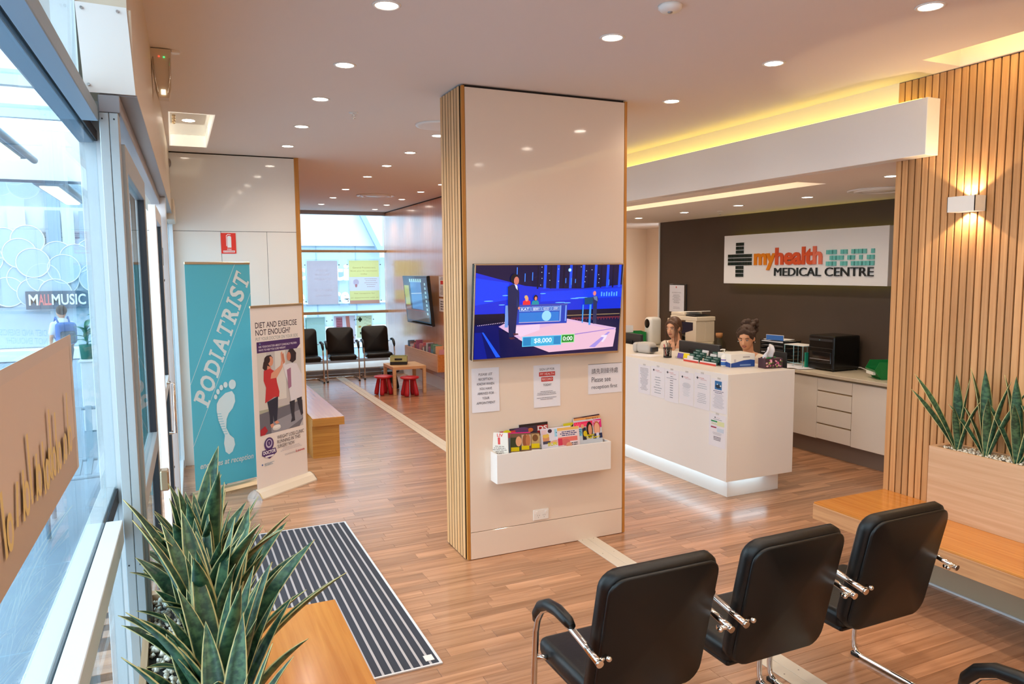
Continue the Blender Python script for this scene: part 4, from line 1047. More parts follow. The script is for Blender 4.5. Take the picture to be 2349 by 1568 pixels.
def draw2(p,w,h):
    ink=(50,34,52); X=lambda f:f*w; Y=lambda f:(1-f)*h
    def r(a,b,c,d,col): p.rect(X(a),Y(d),X(c),Y(b),col)
    def po(pts,col): p.poly([(X(a),Y(b)) for a,b in pts][::-1],col)
    p.rect(0,0,w,h,(236,226,220))
    p.text('DIET AND EXERCISE',X(.08),Y(.110),X(.88),Y(.078),ink,bold=.01); p.text('NOT ENOUGH?',X(.08),Y(.150),X(.74),Y(.118),ink,bold=.01); p.text('PUT YOUR DOCTOR ON YOUR SIDE.',X(.08),Y(.178),X(.9),Y(.160),(130,140,140))
    r(.09,.245,.94,.70,(196,190,188)); r(.09,.245,.26,.56,(214,208,200)); r(.42,.245,.62,.52,(222,218,212)); r(.74,.245,.94,.55,(208,204,200)); r(.09,.56,.94,.60,(170,170,150)); po([(.09,.58),(.94,.55),(.94,.66),(.86,.70),(.09,.70)],(108,106,116)); po([(.3,.64),(.94,.60),(.94,.655),(.62,.70),(.3,.70)],(150,150,160))
    po([(.09,.185),(.93,.185),(.93,.222),(.86,.245),(.09,.245)],(72,36,98)); p.ell(X(.15),Y(.196),.008,.004,(120,190,220),8); p.text('ASK YOUR DOCTOR ABOUT CLINICALLY PROVEN',X(.12),Y(.218),X(.86),Y(.207),(236,226,236),bold=.01); p.text('WAYS TO HELP YOU LOSE WEIGHT.',X(.12),Y(.236),X(.64),Y(.225),(236,226,236),bold=.01)
    # woman in red
    po([(.20,.30),(.26,.265),(.34,.262),(.38,.28),(.30,.34),(.22,.345),(.18,.33)],(52,28,30)); p.ell(X(.335),Y(.298),.03,.043,(220,150,120),14); p.ell(X(.27),Y(.288),.035,.035,(50,26,28),12); po([(.27,.32),(.34,.33),(.34,.345),(.26,.345)],(214,140,112))
    po([(.20,.345),(.32,.338),(.42,.36),(.44,.42),(.48,.475),(.47,.505),(.38,.50),(.20,.525),(.23,.44),(.19,.40)],(198,42,46))
    po([(.34,.365),(.52,.33),(.55,.29),(.58,.29),(.56,.34),(.44,.395),(.32,.395)],(224,158,130)); po([(.53,.26),(.56,.25),(.58,.30),(.545,.31)],(222,152,124))
    po([(.24,.52),(.45,.50),(.44,.56),(.41,.64),(.36,.64),(.34,.60),(.335,.65),(.28,.65),(.28,.60)],(28,32,54)); po([(.28,.65),(.335,.645),(.36,.665),(.30,.67)],(220,150,120)); po([(.36,.64),(.41,.635),(.46,.65),(.40,.655)],(220,150,120))
    # doctor
    po([(.66,.27),(.70,.245),(.78,.245),(.84,.27),(.83,.31),(.76,.325),(.70,.31)],(44,26,32)); p.ell(X(.69),Y(.285),.025,.04,(196,120,92),14)
    po([(.56,.31),(.62,.33),(.72,.325),(.84,.33),(.94,.40),(.94,.53),(.70,.545),(.66,.44),(.60,.38)],(226,222,230)); po([(.64,.36),(.72,.35),(.72,.46),(.66,.47)],(160,110,140)); po([(.555,.27),(.585,.26),(.61,.315),(.57,.325)],(198,124,96))
    po([(.67,.545),(.78,.54),(.76,.62),(.77,.66),(.68,.665),(.71,.64)],(38,34,48)); po([(.82,.535),(.92,.53),(.94,.63),(.90,.64)],(40,36,50))
    p.ell(X(.40),Y(.675),.05,.022,(216,214,210),18); p.ell(X(.40),Y(.668),.045,.016,(236,234,230),18); po([(.09,.668),(.18,.65),(.23,.68),(.17,.70),(.09,.70)],(176,28,44))
    # text below
    for i,(s,e) in enumerate((('WEIGHT LOSS CLINIC',.94),('RUNNING IN THIS',.86),('SURGERY NOW',.74))): p.text(s,X(.40),Y(.742+.026*i),X(e),Y(.722+.026*i),ink)
    pu=(72,40,104); p.ell(X(.24),Y(.755),.055,.058,pu,22); p.ell(X(.24),Y(.752),.038,.040,(190,180,206),20); p.ell(X(.24),Y(.75),.026,.028,pu,18); po([(.235,.743),(.245,.743),(.242,.76),(.238,.76)],(236,230,236))
    po([(.11,.785),(.36,.785),(.38,.812),(.24,.838),(.10,.812)],pu); p.text('DOCTOR',X(.125),Y(.809),X(.36),Y(.79),(240,236,240),bold=.03); p.rect(X(.16),Y(.828),X(.32),Y(.818),(226,220,230))
    p.lines(X(.42),X(.92),Y(.80),3,.011,.004,(190,182,186),3); p.lines(X(.5),X(.86),Y(.838),2,.009,.003,(160,154,160),5); p.text('Lnova',X(.76),Y(.846),X(.94),Y(.832),(196,60,60),bold=.02)
    p.ell(X(.10),Y(.862),.008,.008,(50,90,160),8); p.lines(X(.14),X(.34),Y(.858),3,.009,.004,(120,150,170),6,center=False)
banner('white pull-up banner DIET AND EXERCISE NOT ENOUGH on a wide cream base',(.571,6.60,0),math.atan2(.38,.486),.617,1.585,.06,draw2,('white_sheet',(236,226,220)),big=True)

# ================= MAT, FLOOR STRIP =================
for bb in [o for o in bpy.data.objects if o.parent and o.parent.name=='column_magazine_rack' and o.name.startswith('bottom_board')]: bb.location.z = .042
t = thing('entrance_mat','dark striped entrance mat in aluminium frame before the benches','mat',(0,0,0))
mx0,mx1,my0,my1 = .02,1.128,3.34,5.65
for b in ((mx0,my0,mx1,my0+.012),(mx0,my1-.012,mx1,my1),(mx0,my0+.012,mx0+.014,my1-.012),(mx1-.014,my0+.012,mx1,my1-.012)): B('frame_rail','alu_light',(b[0],b[1],0.0002,b[2],b[3],.009),t,bev=.001)
x = mx1-.014; k = 0
while x-.0365 > mx0+.014:
    B('carpet_strip','carpet',(x-.036,my0+.012,.0002,x,my1-.012,.0075),t); x -= .036
    B('mat_rail','carpet_rail',(x-.0125,my0+.012,.0002,x,my1-.012,.0085),t); x -= .0125
B('label_tag','white_plastic',(1.055,3.385,.0075,1.10,3.44,.0095),t)
t = thing('floor_strip','pale screwed floor joint cover strip running through the room','floor strip',(2.535,0,0),-.0068)
B('cover_plate','strip_cream',(0,-1.5,0.0002,.075,13.75,.005),t,bev=.001); B('cover_plate','strip_cream',(.077,-1.5,0.0002,.152,13.75,.005),t,bev=.001)
g = G()
for i in range(48):
    for x in (.03,.12): g.cyl((x,.3+i*.28,.0045),(x,.3+i*.28,.0056),.004,n=6)
o = g.done('screw_heads','toekick',t); o['kind'] = 'stuff'
# ================= RECEPTION =================
CT = 1.075
t = thing('reception_counter','white reception counter with floating body over a glowing plinth','counter')
B('front_panel','white_satin',(4.12,4.751,.17,4.14,9.4,CT),t,bev=.001)
B('end_panel','white_satin',(4.14,4.75,.17,4.85,4.77,CT),t,bev=.001)
B('counter_top','laminate',(4.14,4.77,CT-.03,4.84,9.4,CT-.0005),t)
B('underside','white_satin',(4.14,4.77,.17,4.85,9.4,.185),t)
B('desk_shelf','laminate',(4.5,4.85,.74,4.85,9.3,.77),t)
B('desk_extension','laminate',(4.85,5.45,.74,5.02,9.3,.77),t)
B('plinth','white_satin',(4.218,4.85,0,4.79,9.3,.169),t,bev=.001)
B('led_strip','led_white',(4.15,4.86,.160,4.162,9.2,.169),t); B('led_strip','led_white',(4.23,4.785,.160,4.6,4.797,.169),t)
# back counter
t = thing('storage_cabinet','long cream storage cabinet with four drawers along the dark wall','cabinet')
CX = 6.02
B('carcass','laminate',(CX+.02,3.45,.18,6.59,9.1,.835),t); B('toe_kick','toekick',(6.085,3.45,0,6.58,9.1,.18),t)
for y0,y1 in ((3.45,4.40),(4.404,5.152),(5.586,6.35),(6.354,7.2),(7.204,8.05)): B('cabinet_door','laminate',(CX,y0,.18,CX+.018,y1-.003,.812),t,bev=.001)
zs = (.815,.690,.520,.350,.183)
for a,b in zip(zs,zs[1:]):
    dr_ = B('drawer','laminate',(CX,5.155,b+.002,CX+.018,5.583,a-.014 if a<.8 else a-.003),t,bev=.001)
    if a < .8: B('finger_groove','groove',(CX+.006,5.16,a-.014,CX+.018,5.578,a+.001),dr_)
B('groove','groove',(CX+.014,3.45,.815,CX+.02,9.1,.835),t)
B('worktop','worktop',(5.995,3.45,.836,6.595,9.1,.868),None,bev=.002); tag(bpy.data.objects['worktop'],'long cream stone worktop over the storage cabinet along the dark wall','worktop')
WZ = .868
# wall sign
t = thing('wall_sign','large white board sign MYHEALTH MEDICAL CENTRE on the dark wall','sign',(6.47,0,0))
Y0,Y1,Z0,Z1 = 5.165,7.585,1.758,2.362
B('board','white_satin',(0,Y0,Z0,.06,Y1,Z1),t,bev=.002); B('standoff','led_lime',(.062,Y0+.035,Z0+.03,.125,Y1-.03,Z1-.03),t)
def wall_letter(ch, name, yl, yr, zb, zt, m, bold=0., d=.016, y_of=None):
    vs,fs,bb = textmesh(ch,bold); g = G(); sx = (yl-yr)/(bb[2]-bb[0]); sz = (zt-zb)/(bb[3]-bb[1])
    V = [g.bm.verts.new((-.0005, yl-(v[0]-bb[0])*sx, zb+(v[1]-bb[1])*sz)) for v in vs]
    F = []
    for f in fs:
        try: F.append(g.bm.faces.new([V[i] for i in f]))
        except ValueError: pass
    bmesh.ops.remove_doubles(g.bm, verts=g.bm.verts[:], dist=1e-5)
    ex = bmesh.ops.extrude_face_region(g.bm, geom=g.bm.faces[:]); bmesh.ops.translate(g.bm, verts=[v for v in ex['geom'] if isinstance(v,bmesh.types.BMVert)], vec=(-d,0,0))
    return g.done(name,m,t)
mat('sign_orange',(226,130,20),.35); mat('sign_red',(216,84,44),.35); mat('sign_coral',(228,116,88),.35); mat('sign_ink',(26,40,42),.3); mat('sign_teal',(104,188,180),.35); mat('sign_tile',(24,46,42),.15)
def word(s, ya, yb, base, capz, m, bold, lowtop=None):
    """letters of one word between wall positions ya (left in view) and yb"""
    full = textmesh(s,bold)[2]; k = (ya-yb)/(full[2]-full[0]); kz = (capz-base)/ (textmesh('h' if s.islower() else 'H',bold)[2][3])
    for i,ch in enumerate(s):
        if ch == ' ': continue
        pb = textmesh(s[:i+1],bold)[2]; cb = textmesh(ch,bold)[2]
        right = ya-(pb[2]-full[0])*k; left = right+(cb[2]-cb[0])*k
        mm = m(i) if callable(m) else m
        wall_letter(ch,'letter',left,right,base+cb[1]*kz,base+cb[3]*kz,mm,bold)
word('myhealth',7.03,5.985,1.995,2.186,lambda i: 'sign_orange' if i<2 else ('sign_coral' if i==7 else 'sign_red'),.035)
word('MEDICAL CENTRE',6.69,5.325,1.857,1.950,'sign_ink',.0)
cy,cz = 7.285,2.055; s_ = .048
for i in range(-4,5):
    for j in (-1,0,1): B('cross_tile','sign_tile',(-.014,cy+i*s_-.020,cz+j*s_-.020,0,cy+i*s_+.020,cz+j*s_+.020),t)
for i in (-1,0,1):
    for j in (-4,-3,-2,2,3,4): B('cross_tile','sign_tile',(-.014,cy+i*s_-.020,cz+j*s_-.020,0,cy+i*s_+.020,cz+j*s_+.020),t)
B('cross_plate','white_plastic',(-.004,cy-4.6*s_,cz-1.6*s_,0,cy+4.6*s_,cz+1.6*s_),t)
B('cross_plate','white_plastic',(-.0045,cy-1.6*s_,cz-4.6*s_,-.0001,cy+1.6*s_,cz+4.6*s_),t)
pat = ["XXX.XX..XXXX..X".replace(' ',''), ".XXXX.XX.X.X.XX"[:15], "XXX.XX..XXXXXXX"]
pat = ["XXX.XX.XXXX.X", ".XXXX.XX.X.XX", "XXX.XX.XXXXXX"]
for j,rw in enumerate(pat):
    for i,c in enumerate(rw):
        if c == 'X': B('teal_tile','sign_teal',(-.014-(i+j)%2*.005,5.93-i*.0475-.038,2.115-j*.062-.023,0,5.93-i*.0475,2.115-j*.062+.023),t)
# framed certificate
t = thing('framed_certificate','white certificate in thin black frame on the dark wall behind copier','picture frame',(6.585,8.70,1.33))
B('backing','black_plastic',(0,-.20,-.015,.014,.2,.40),t,bev=.002); B('sheet','paper',(-.002,-.155,0,0,.185,.385),t)
p = Print(); p.ell(.16,.355,.012,.014,(206,70,70),10); p.text('ACCREDITATION',.06,.27,.27,.285,(120,110,120)); p.lines(.07,.26,.25,9,.015,.005,(140,134,140),9); p.lines(.06,.28,.07,2,.02,.004,(120,110,140),3)
p.done('lettering',t,(-.0022,.185,0),(0,-1,0),(0,0,1))
# papers on the counter front (plane x = 4.12)
def cpaper(i,label,ya,yb,z0,z1,draw):
    r = thing('notice',label,'notice',(4.1195,0,0),0,'notices on the counter front')
    B('sheet','paper',(-.0012,yb,z0,-.0004,ya,z1),r,bev=.0002)
    p = Print(); w,h = ya-yb,z1-z0; draw(p,w,h,i); p.done('lettering',r,(-.0013,ya,z0),(0,-1,0),(0,0,1))
    G().box(-.0016,(ya+yb)/2-.02,z1-.006,-.0003,(ya+yb)/2+.02,z1+.012).done('tape','acrylic',r)
def logo(p,w,h,fy=.87):
    c=(50,60,70); p.rect(w*.17,h*(fy-.035),w*.21,h*(fy+.045),c); p.rect(w*.13,h*(fy-.012),w*.25,h*(fy+.022),c); p.text('myhealth',w*.27,h*(fy-.01),w*.62,h*(fy+.028),(204,90,90)); p.text('MEDICAL CENTRE',w*.4,h*(fy-.04),w*.78,h*(fy-.018),(190,110,120))
g_ = (150,158,168)
def pa(p,w,h,i): p.lines(w*.14,w*.84,h*.90,19,h*.042,h*.013,(116,114,130),i)
def pb(p,w,h,i): logo(p,w,h); p.lines(w*.2,w*.8,h*.66,7,h*.085,h*.022,g_,i)
def pc(p,w,h,i): logo(p,w,h,.90); p.lines(w*.12,w*.86,h*.74,1,.02,h*.014,(120,120,140),2); p.lines(w*.35,w*.65,h*.80,1,.02,h*.018,(110,110,130),1); [p.rect(w*.38,h*(.66-.075*k),w*.60,h*(.678-.075*k),(110,112,126)) for k in range(8)]
def pd(p,w,h,i): logo(p,w,h,.84); p.ell(w*.5,h*.60,w*.3,h*.085,(214,214,222),20); p.lines(w*.2,w*.76,h*.66,13,h*.032,h*.007,(176,190,200),i)
def pe(p,w,h,i): logo(p,w,h,.86); p.lines(w*.18,w*.82,h*.72,3,h*.06,h*.016,(170,182,192),i); p.lines(w*.14,w*.84,h*.44,6,h*.05,h*.012,(160,166,178),i+3)
def pf(p,w,h,i):
    p.rect(w*.24,h*.68,w*.68,h*.94,(44,112,170)); p.ell(w*.46,h*.78,w*.18,h*.06,(30,50,70),14); p.ell(w*.40,h*.84,w*.04,h*.02,(220,236,240),8); p.ell(w*.6,h*.80,w*.05,h*.03,(214,228,236),8)
    p.lines(w*.08,w*.88,h*.64,2,h*.05,h*.016,(90,80,120),i); p.lines(w*.12,w*.86,h*.53,13,h*.033,h*.008,(156,156,172),i+5)
def pg(p,w,h,i):
    p.rect(w*.34,h*.88,w*.40,h*.92,(60,60,70)); p.text('myhealth',w*.42,h*.885,w*.66,h*.91,(200,130,140)); p.lines(w*.14,w*.9,h*.85,1,.01,h*.012,(90,90,100),4)
    p.rect(w*.13,h*.755,w*.5,h*.80,(40,150,90)); p.rect(w*.5,h*.66,w*.92,h*.80,(222,228,176)); p.lines(w*.14,w*.5,h*.72,2,h*.03,h*.012,(190,196,90),5); p.rect(w*.13,h*.57,w*.46,h*.61,(160,50,90)); p.rect(w*.5,h*.47,w*.9,h*.59,(200,216,232))
    p.lines(w*.14,w*.88,h*.44,4,h*.022,h*.006,(160,160,170),7); p.lines(w*.18,w*.86,h*.31,3,h*.045,h*.016,(70,50,70),8)
for i,(ya,yb,z0,z1,f,lb) in enumerate(((6.046,5.845,.742,1.02,pa,'white sheet of dense print, leftmost on the counter front'),(5.83,5.617,.742,1.03,pb,'second sheet from the left on the counter front, with logo and centred lines'),
  (5.612,5.405,.728,1.026,pc,'third sheet on the counter front, logo above a column of short words'),(5.39,5.192,.738,1.03,pd,'fourth sheet on the counter front, with a pale round stamp'),
  (5.181,4.975,.735,1.045,pe,'fifth sheet on the counter front, beside the sheet with a blue picture'),(4.96,4.762,.742,1.025,pf,'sheet with blue square picture at the right end of the counter front'),(4.98,4.768,.445,.722,pg,'lower sheet with green and purple bars on the counter front'))):
    cpaper(i,lb,ya,yb,z0,z1,f)
# things on the counter
Z = CT
t = thing('pen_cup','black wire mesh pen cup on the reception counter','pen cup',(4.42,5.985,Z))
G().lathe([(.040,.001),(.041,.006),(.041,.012),(.038,.012)],n=20).done('base_ring','black_matt',t); G().lathe([(.043,.092),(.045,.095),(.043,.099),(.041,.095)],n=20).done('rim','black_matt',t)
g = G()
for i in range(20):
    a = 2*math.pi*i/20; b_ = a+.9; g.cyl((.04*math.cos(a),.04*math.sin(a),.008),(.043*math.cos(b_),.043*math.sin(b_),.094),.0011,n=4); b_ = a-.9; g.cyl((.04*math.cos(a),.04*math.sin(a),.008),(.043*math.cos(b_),.043*math.sin(b_),.094),.0011,n=4)
g.done('mesh_wall','black_matt',t)
for i,(dx,dy,m,h) in enumerate(((.02,.01,'black_plastic',.14),(-.02,.015,'red_plastic',.13),(.01,-.02,'black_plastic',.135),(-.012,-.015,'sign_ink',.145))):
    r = thing('pen','%s in the mesh pen cup on the counter' % ('black pen leaning right','red pen leaning back','black pen leaning forward','dark tall pen leaning left')[i],'pen',(4.42,5.985,Z),0,'pens in the pen cup'); g = G(); g.cyl((dx*.4,dy*.4,.002),(dx*1.4,dy*1.4,h),.0042,n=8); g.cyl((dx*1.4,dy*1.4,h),(dx*1.45,dy*1.45,h+.006),.003,.001,n=8); g.done('barrel',m,r)
# card reader / label printer
t = thing('card_terminal','rounded beige desk machine on the left part of the counter','terminal',(4.47,6.42,Z),.2)
G().box(-.07,-.10,0,.07,.09,.115,bev=.04,seg=4).done('body','light_grey',t); G().box(-.06,.09,.0,.06,.155,.105,bev=.03,seg=4).done('side_body','light_grey',t)
G().box(-.05,-.125,.02,.05,-.10,.07,bev=.008,seg=2).done('paper_outlet','dark_grey',t)
for o in t.children:
    for pl in o.data.polygons: pl.use_smooth = True
t = thing('paper_sheet','loose sheet of paper lying beside the desk machine on the counter','paper',(4.33,6.24,Z+.0004),.3); B('page','paper',(-.1,-.14,0,.1,.14,.001),t)
# business cards
def cardholder(label,y,m,x=4.47,w=.09,hh=.05,cardcol=(120,96,170)):
    t = thing('card_holder',label,'card holder',(x,y,Z),0,'business card holders on the counter')
    B('holder','acrylic',(-.02,-w/2-.004,0,.03,w/2+.004,.018),t,bev=.001); 
    g = G(); g.box(0,-w/2,.004,.008,w/2,.004+hh,mtx=Matrix.Rotation(.25,4,'Y')); g.done('cards',m,t)
mat('card_purple',(112,90,170),.5); mat('card_yellow',(236,208,30),.5); mat('card_green',(24,74,62),.45); mat('card_white',(232,226,226),.5); mat('tray_red',(206,66,54),.4)
cardholder('card holder with purple cards next to the pen cup',5.855,'card_purple'); cardholder('card holder with yellow cards beside the purple ones',5.765,'card_yellow',hh=.055)
q = random.Random(8); n = 0
for seg,(ya,yb) in enumerate(((5.69,5.47),(5.455,5.225))):
    t = thing('card_stand','tiered %s stand of green appointment cards with red front edge' % ('left','right')[seg],'card stand',(4.425,(ya+yb)/2,Z),0,'card stands on the counter'); W3 = (ya-yb)/2-.003
    B('front_lip','tray_red',(-.04,-W3,0,-.036,W3,.016),t)
    for k in range(4): B('tier','card_white' if k==0 else 'acrylic',(-.034+k*.035,-W3,0,-.031+k*.035,W3,.028+k*.014),t)
    for k in range(4):
        for c in range(2):
            cy_ = -W3+.045+c*.098+ (0.01 if k%2 else 0); m = 'card_green' if q.random()<.8 else 'card_white'; g = G(); g.box(-.004,-.042,0,.006,.042,.052,mtx=Matrix.Translation((-.022+k*.035,cy_,.004+k*.018)) @ Matrix.Rotation(.2,4,'Y')); g.done('card_stack',m,t)
            pp = Print(); pp.rect(.006,.012,.078,.016,(210,220,214)); pp.rect(.006,.036,.06,.040,(200,214,206)); pp.done('card_print',t,(-.0265+k*.035+.001,cy_+.042,.005+k*.018),(0,-1,0),(.2,0,1))
# pump bottle
t = thing('pump_bottle','white pump bottle with blue label on the counter','bottle',(4.455,5.195,Z))
G().lathe([(0,0),(.027,.001),(.029,.006),(.029,.085),(.022,.10),(.010,.106),(.010,.118),(0,.118)],n=24).done('body','white_plastic',t)
g = G(); g.cyl((0,0,.118),(0,0,.148),.0045,n=10); g.cyl((0,0,.146),(0,0,.156),.009,n=12); g.tube([(0,0,.152),(-.018,.01,.153),(-.032,.018,.147)],[.0055,.005,.004],n=8); g.done('pump','white_plastic',t)
G().lathe([(.0294,.012),(.0296,.014),(.0296,.04),(.0294,.042)],n=24).done('blue_label','pack_blue',t)
G().lathe([(.0294,.055),(.0296,.056),(.0296,.064),(.0294,.065)],n=24).done('label_band','card_purple',t)
# tissue box
t = thing('wipes_box','closed white and blue carton between pump bottle and floral box on the counter','box',(4.585,5.185,Z),-.15)
B('carton','white_plastic',(-.13,-.115,0,.115,.10,.118),t,bev=.002)
p = Print(); bl=(32,72,150); p.rect(0,0,.241,.035,bl); p.poly([(0,.035),(.241,.035),(.241,.058),(.2,.064),(.13,.06),(.06,.045)],bl); p.rect(.12,.083,.19,.093,(170,160,160)); p.rect(.09,.01,.2,.024,(120,150,200)); p.rect(.03,.045,.05,.07,(200,190,196)); p.done('artwork',t,(-.128,-.1152,.002),(1,0,0),(0,0,1))
p = Print(); p.rect(0,0,.21,.03,bl); p.poly([(0,.03),(.21,.03),(.21,.036),(.1,.05),(0,.06)],bl); p.done('side_artwork',t,(-.1302,.098,.002),(0,-1,0),(0,0,1))
# flower patterned box
t = thing('tissue_box','floral tissue box with white tissue pulled up at the counter end','tissue box',(4.745,4.94,Z),-.1)
mat('flower_dark',(70,40,50),.6)
B('carton','flower_dark',(-.085,-.05,0,.10,.05,.085),t,bev=.002)
p = Print(); q = random.Random(4)
for i in range(38):
    x,y_ = q.uniform(.012,.172),q.uniform(.01,.074); c = q.choice([(224,140,170),(206,96,146),(240,180,190),(90,110,50),(170,190,90),(60,30,50)]); p.ell(x,y_,q.uniform(.006,.013),q.uniform(.005,.010),c,9)
p.done('artwork',t,(-.084,-.0502,.001),(1,0,0),(0,0,1))
for i in range(8): G().ell((q.uniform(-.07,.08),q.uniform(-.03,.03),.088),(.014,.012,.008),8,6).done('flower',('lip','green_plastic','flower_dark')[i%3],t)
g = G(); vs = []
for i in range(9):
    for j in range(6):
        u = i/8-.5; v = j/5; vs.append(g.bm.verts.new((-.02+u*.10*(1-.25*v)+.03*v, .012*math.sin(u*9+v*2)+.01*math.sin(v*7), 0.086+v*(.125-.03*abs(u)*2))))
for i in range(8):
    for j in range(5): g.bm.faces.new((vs[i*6+j],vs[i*6+j+1],vs[(i+1)*6+j+1],vs[(i+1)*6+j])).smooth = True
o = g.done('tissue','paper',t); md = o.modifiers.new('t','SOLIDIFY'); md.thickness=.0012
# monitors seen from behind
def monitor(label,loc,rz,w,h,zb):
    t = thing('monitor',label,'monitor',loc,rz)
    rs_ = G().box(0,-w/2,zb,.03,w/2,zb+h,bev=.008,seg=2).done('rear_shell','dark_grey',t); B('bezel','black_plastic',(.0301,-w/2,zb,.036,w/2,zb+h),t,bev=.002)
    G().box(-.018,-w*.22,zb+.04,0.0,w*.22,zb+h*.75,bev=.008,seg=2).done('rear_bulge','black_matt',t)
    g = G(); g.box(-.03,-.03,.012,-.005,.03,zb+.16,bev=.006); g.done('neck','black_matt',t); G().lathe([(0,0),(.12,.001),(.115,.012),(0,.014)],(0,0,0),n=28).done('foot','black_matt',t)
    p = Print(); p.ell(0,0,.022,.026,(110,112,118)); p.ell(0,0,.017,.02,(40,40,44)); p.done('badge',rs_,(-.0185,0,zb+h*.5),(0,-1,0),(0,0,1)); return t
monitor('black monitor seen from behind, between the two receptionists',(4.98,6.215,.77),0,.66,.27,.135)
monitor('black monitor seen from behind at the left end of the counter',(4.98,7.56,.77),0,.58,.33,.08)
t = thing('document_stand','plain dark upright panel beside the right receptionist','panel',(4.98,5.12,.77)); B('board','black_matt',(0,-.14,.0,.012,.13,.42),t,bev=.003); B('foot','black_matt',(-.05,-.1,0,.0,.1,.01),t)
# -- on the worktop --
t = thing('shredder','boxy black shredder standing on the back worktop','shredder',(0,0,WZ))
G().box(6.18,5.53,.008,6.56,5.875,.37,bev=.02,seg=3).done('body','black_plastic',t)
G().box(6.172,5.54,.02,6.182,5.865,.24,bev=.004).done('bin_front','black_plastic',t); G().box(6.166,5.56,.08,6.176,5.845,.20,bev=.004).done('window','screen_glass',t); B('window_trim','grey_metal',(6.163,5.57,.115,6.169,5.835,.122),t)
B('control_strip','dark_grey',(6.176,5.55,.31,6.183,5.86,.335),t); G().ell((6.176,5.72,.322),(.003,.006,.005),8,6).done('indicator','sign_teal',t)
for x in (6.2,6.53):
    for y in (5.55,5.85): G().cyl((x,y,0),(x,y,.01),.012,n=10).done('foot','black_matt',t)
def bin_(label,loc,rz,L=.30,W=.22,Hh=.17):
    t = thing('plastic_bin',label,'bin',loc,rz); g = G(); fx = .05
    b = [(-W/2,-L/2,0),(W/2,-L/2,0),(W/2,L/2-.03,0),(-W/2,L/2-.03,0)]
    B('base','green_plastic',(-W/2+.01,-L/2+.01,0,W/2-.01,L/2-.03,.006),t)
    g = G(); g.prism([(-W/2,-L/2,0),(-W/2,L/2-.05,0),(-W/2-.012,L/2+.02,Hh*.55),(-W/2-.012,L/2-.02,Hh),(-W/2-.012,-L/2-.01,Hh)],(.006,0,0)); g.done('side_panel','green_plastic',t)
    g = G(); g.prism([(W/2,-L/2,0),(W/2,L/2-.05,0),(W/2+.012,L/2+.02,Hh*.55),(W/2+.012,L/2-.02,Hh),(W/2+.012,-L/2-.01,Hh)],(-.006,0,0)); g.done('side_panel','green_plastic',t)
    g = G(); g.prism([(-W/2-.01,L/2-.05,0),(W/2+.01,L/2-.05,0),(W/2+.012,L/2+.02,Hh*.55),(-W/2-.012,L/2+.02,Hh*.55)],(0,.006,0)); g.done('front_lip','green_plastic',t)
    B('rear_panel','green_plastic',(-W/2-.01,-L/2-.008,0,W/2+.01,-L/2,Hh),t)
    B('label','white_plastic',(-.085,L/2+.0,Hh*.25,.085,L/2+.026,Hh*.42),t)
    q = random.Random(2)
    for i in range(6): G().tube([(q.uniform(-.08,.08),q.uniform(-.1,.1),.03+.02*i) for _ in range(4)],.006,n=6).done('clear_tube','card_white',t)
    return t
bin_('green plastic parts bin with white label on the worktop beside the slats',(6.30,4.98,WZ),math.radians(60))
t = thing('power_cable','white cable with plug lying on the worktop behind the shredder','cable',(0,0,WZ)); G().tube([(6.56,5.6,.02),(6.54,5.50,.03),(6.45,5.36,.03),(6.40,5.26,.035),(6.36,5.20,.03)],.006,n=8).done('cord','white_plastic',t); G().box(6.33,5.14,.006,6.39,5.22,.05,bev=.006).done('plug','white_plastic',t)
# letter trays
t = thing('letter_tray_stack','black stacked letter trays full of papers on the back worktop','letter trays',(6.32,6.42,WZ))
for k in range(6):
    z = .012+k*.042; g = G(); g.box(-.13,-.18,z,.13,.18,z+.003); g.box(-.13,-.18,z,-.125,.18,z+.018); g.box(-.13,-.18,z,.13,-.175,z+.03); g.box(-.13,.175,z,.13,.18,z+.03); g.done('tray','black_matt',t); B('paper_pile','paper',(-.128,-.165,z+.004,.11,.165,z+.012+.006*(k%3)),t)
for sx in (-1,1):
    for sy in (-1,1): B('corner_post','black_matt',(sx*.127-.004,sy*.178-.004,0,sx*.127+.004,sy*.178+.004,.26),t)
r = thing('leaflet','blue and white leaflet lying on top of the letter trays','leaflet',(6.29,6.42,WZ+.262),.2); B('card','pack_blue',(-.09,-.12,.0,-.086,.1,.055),r); B('card_border','card_white',(-.0855,-.125,.0,-.0835,.105,.06),r); B('paper_pile','paper',(-.12,-.15,0,.12,.15,.012) if False else (-.083,-.14,.0,.10,.14,.006),r)
# wire shelf
t = thing('wire_shelf','pale blue wire helper shelf next to the letter trays','shelf',(6.22,6.02,WZ))
mat('wire_blue',(150,196,206),.4)
for y in (-.13,0,.13):
    G().tube([(-.1,y,0.004),(-.1,y,.235),(.1,y,.235),(.1,y,.004)],.0035,n=6).done('leg_wire','wire_blue',t)
g = G()
for i in range(9): g.cyl((-.1+i*.025,-.14,.238),(-.1+i*.025,.14,.238),.0022,n=6)
g.done('shelf_wires','wire_blue',t); B('shelf_board','card_white',(-.1,-.14,.240,.1,.14,.244),t); G().cyl((-.1,-.13,.05),(-.1,.13,.05),.0035,n=6).done('cross_wire','wire_blue',t)
q = random.Random(21)
for i in range(7):
    r = thing('paper_sheet','loose white paper, %s from the bottom of the untidy pile beside the shredder' % ORD[i],'paper',(6.16+q.uniform(-.06,.06),6.08+q.uniform(-.14,.12),WZ+.0006+i*.0018),q.uniform(-.8,.8),'papers on the back worktop'); B('page','paper',(-.1,-.14,0,.1,.14,.0016),r)
r = thing('folder','green edged folder standing against the shredder','folder',(6.165,5.895,WZ)); mat('folder_green',(40,160,130),.4); B('cover','folder_green',(0,0,0,.19,.012,.17),r)
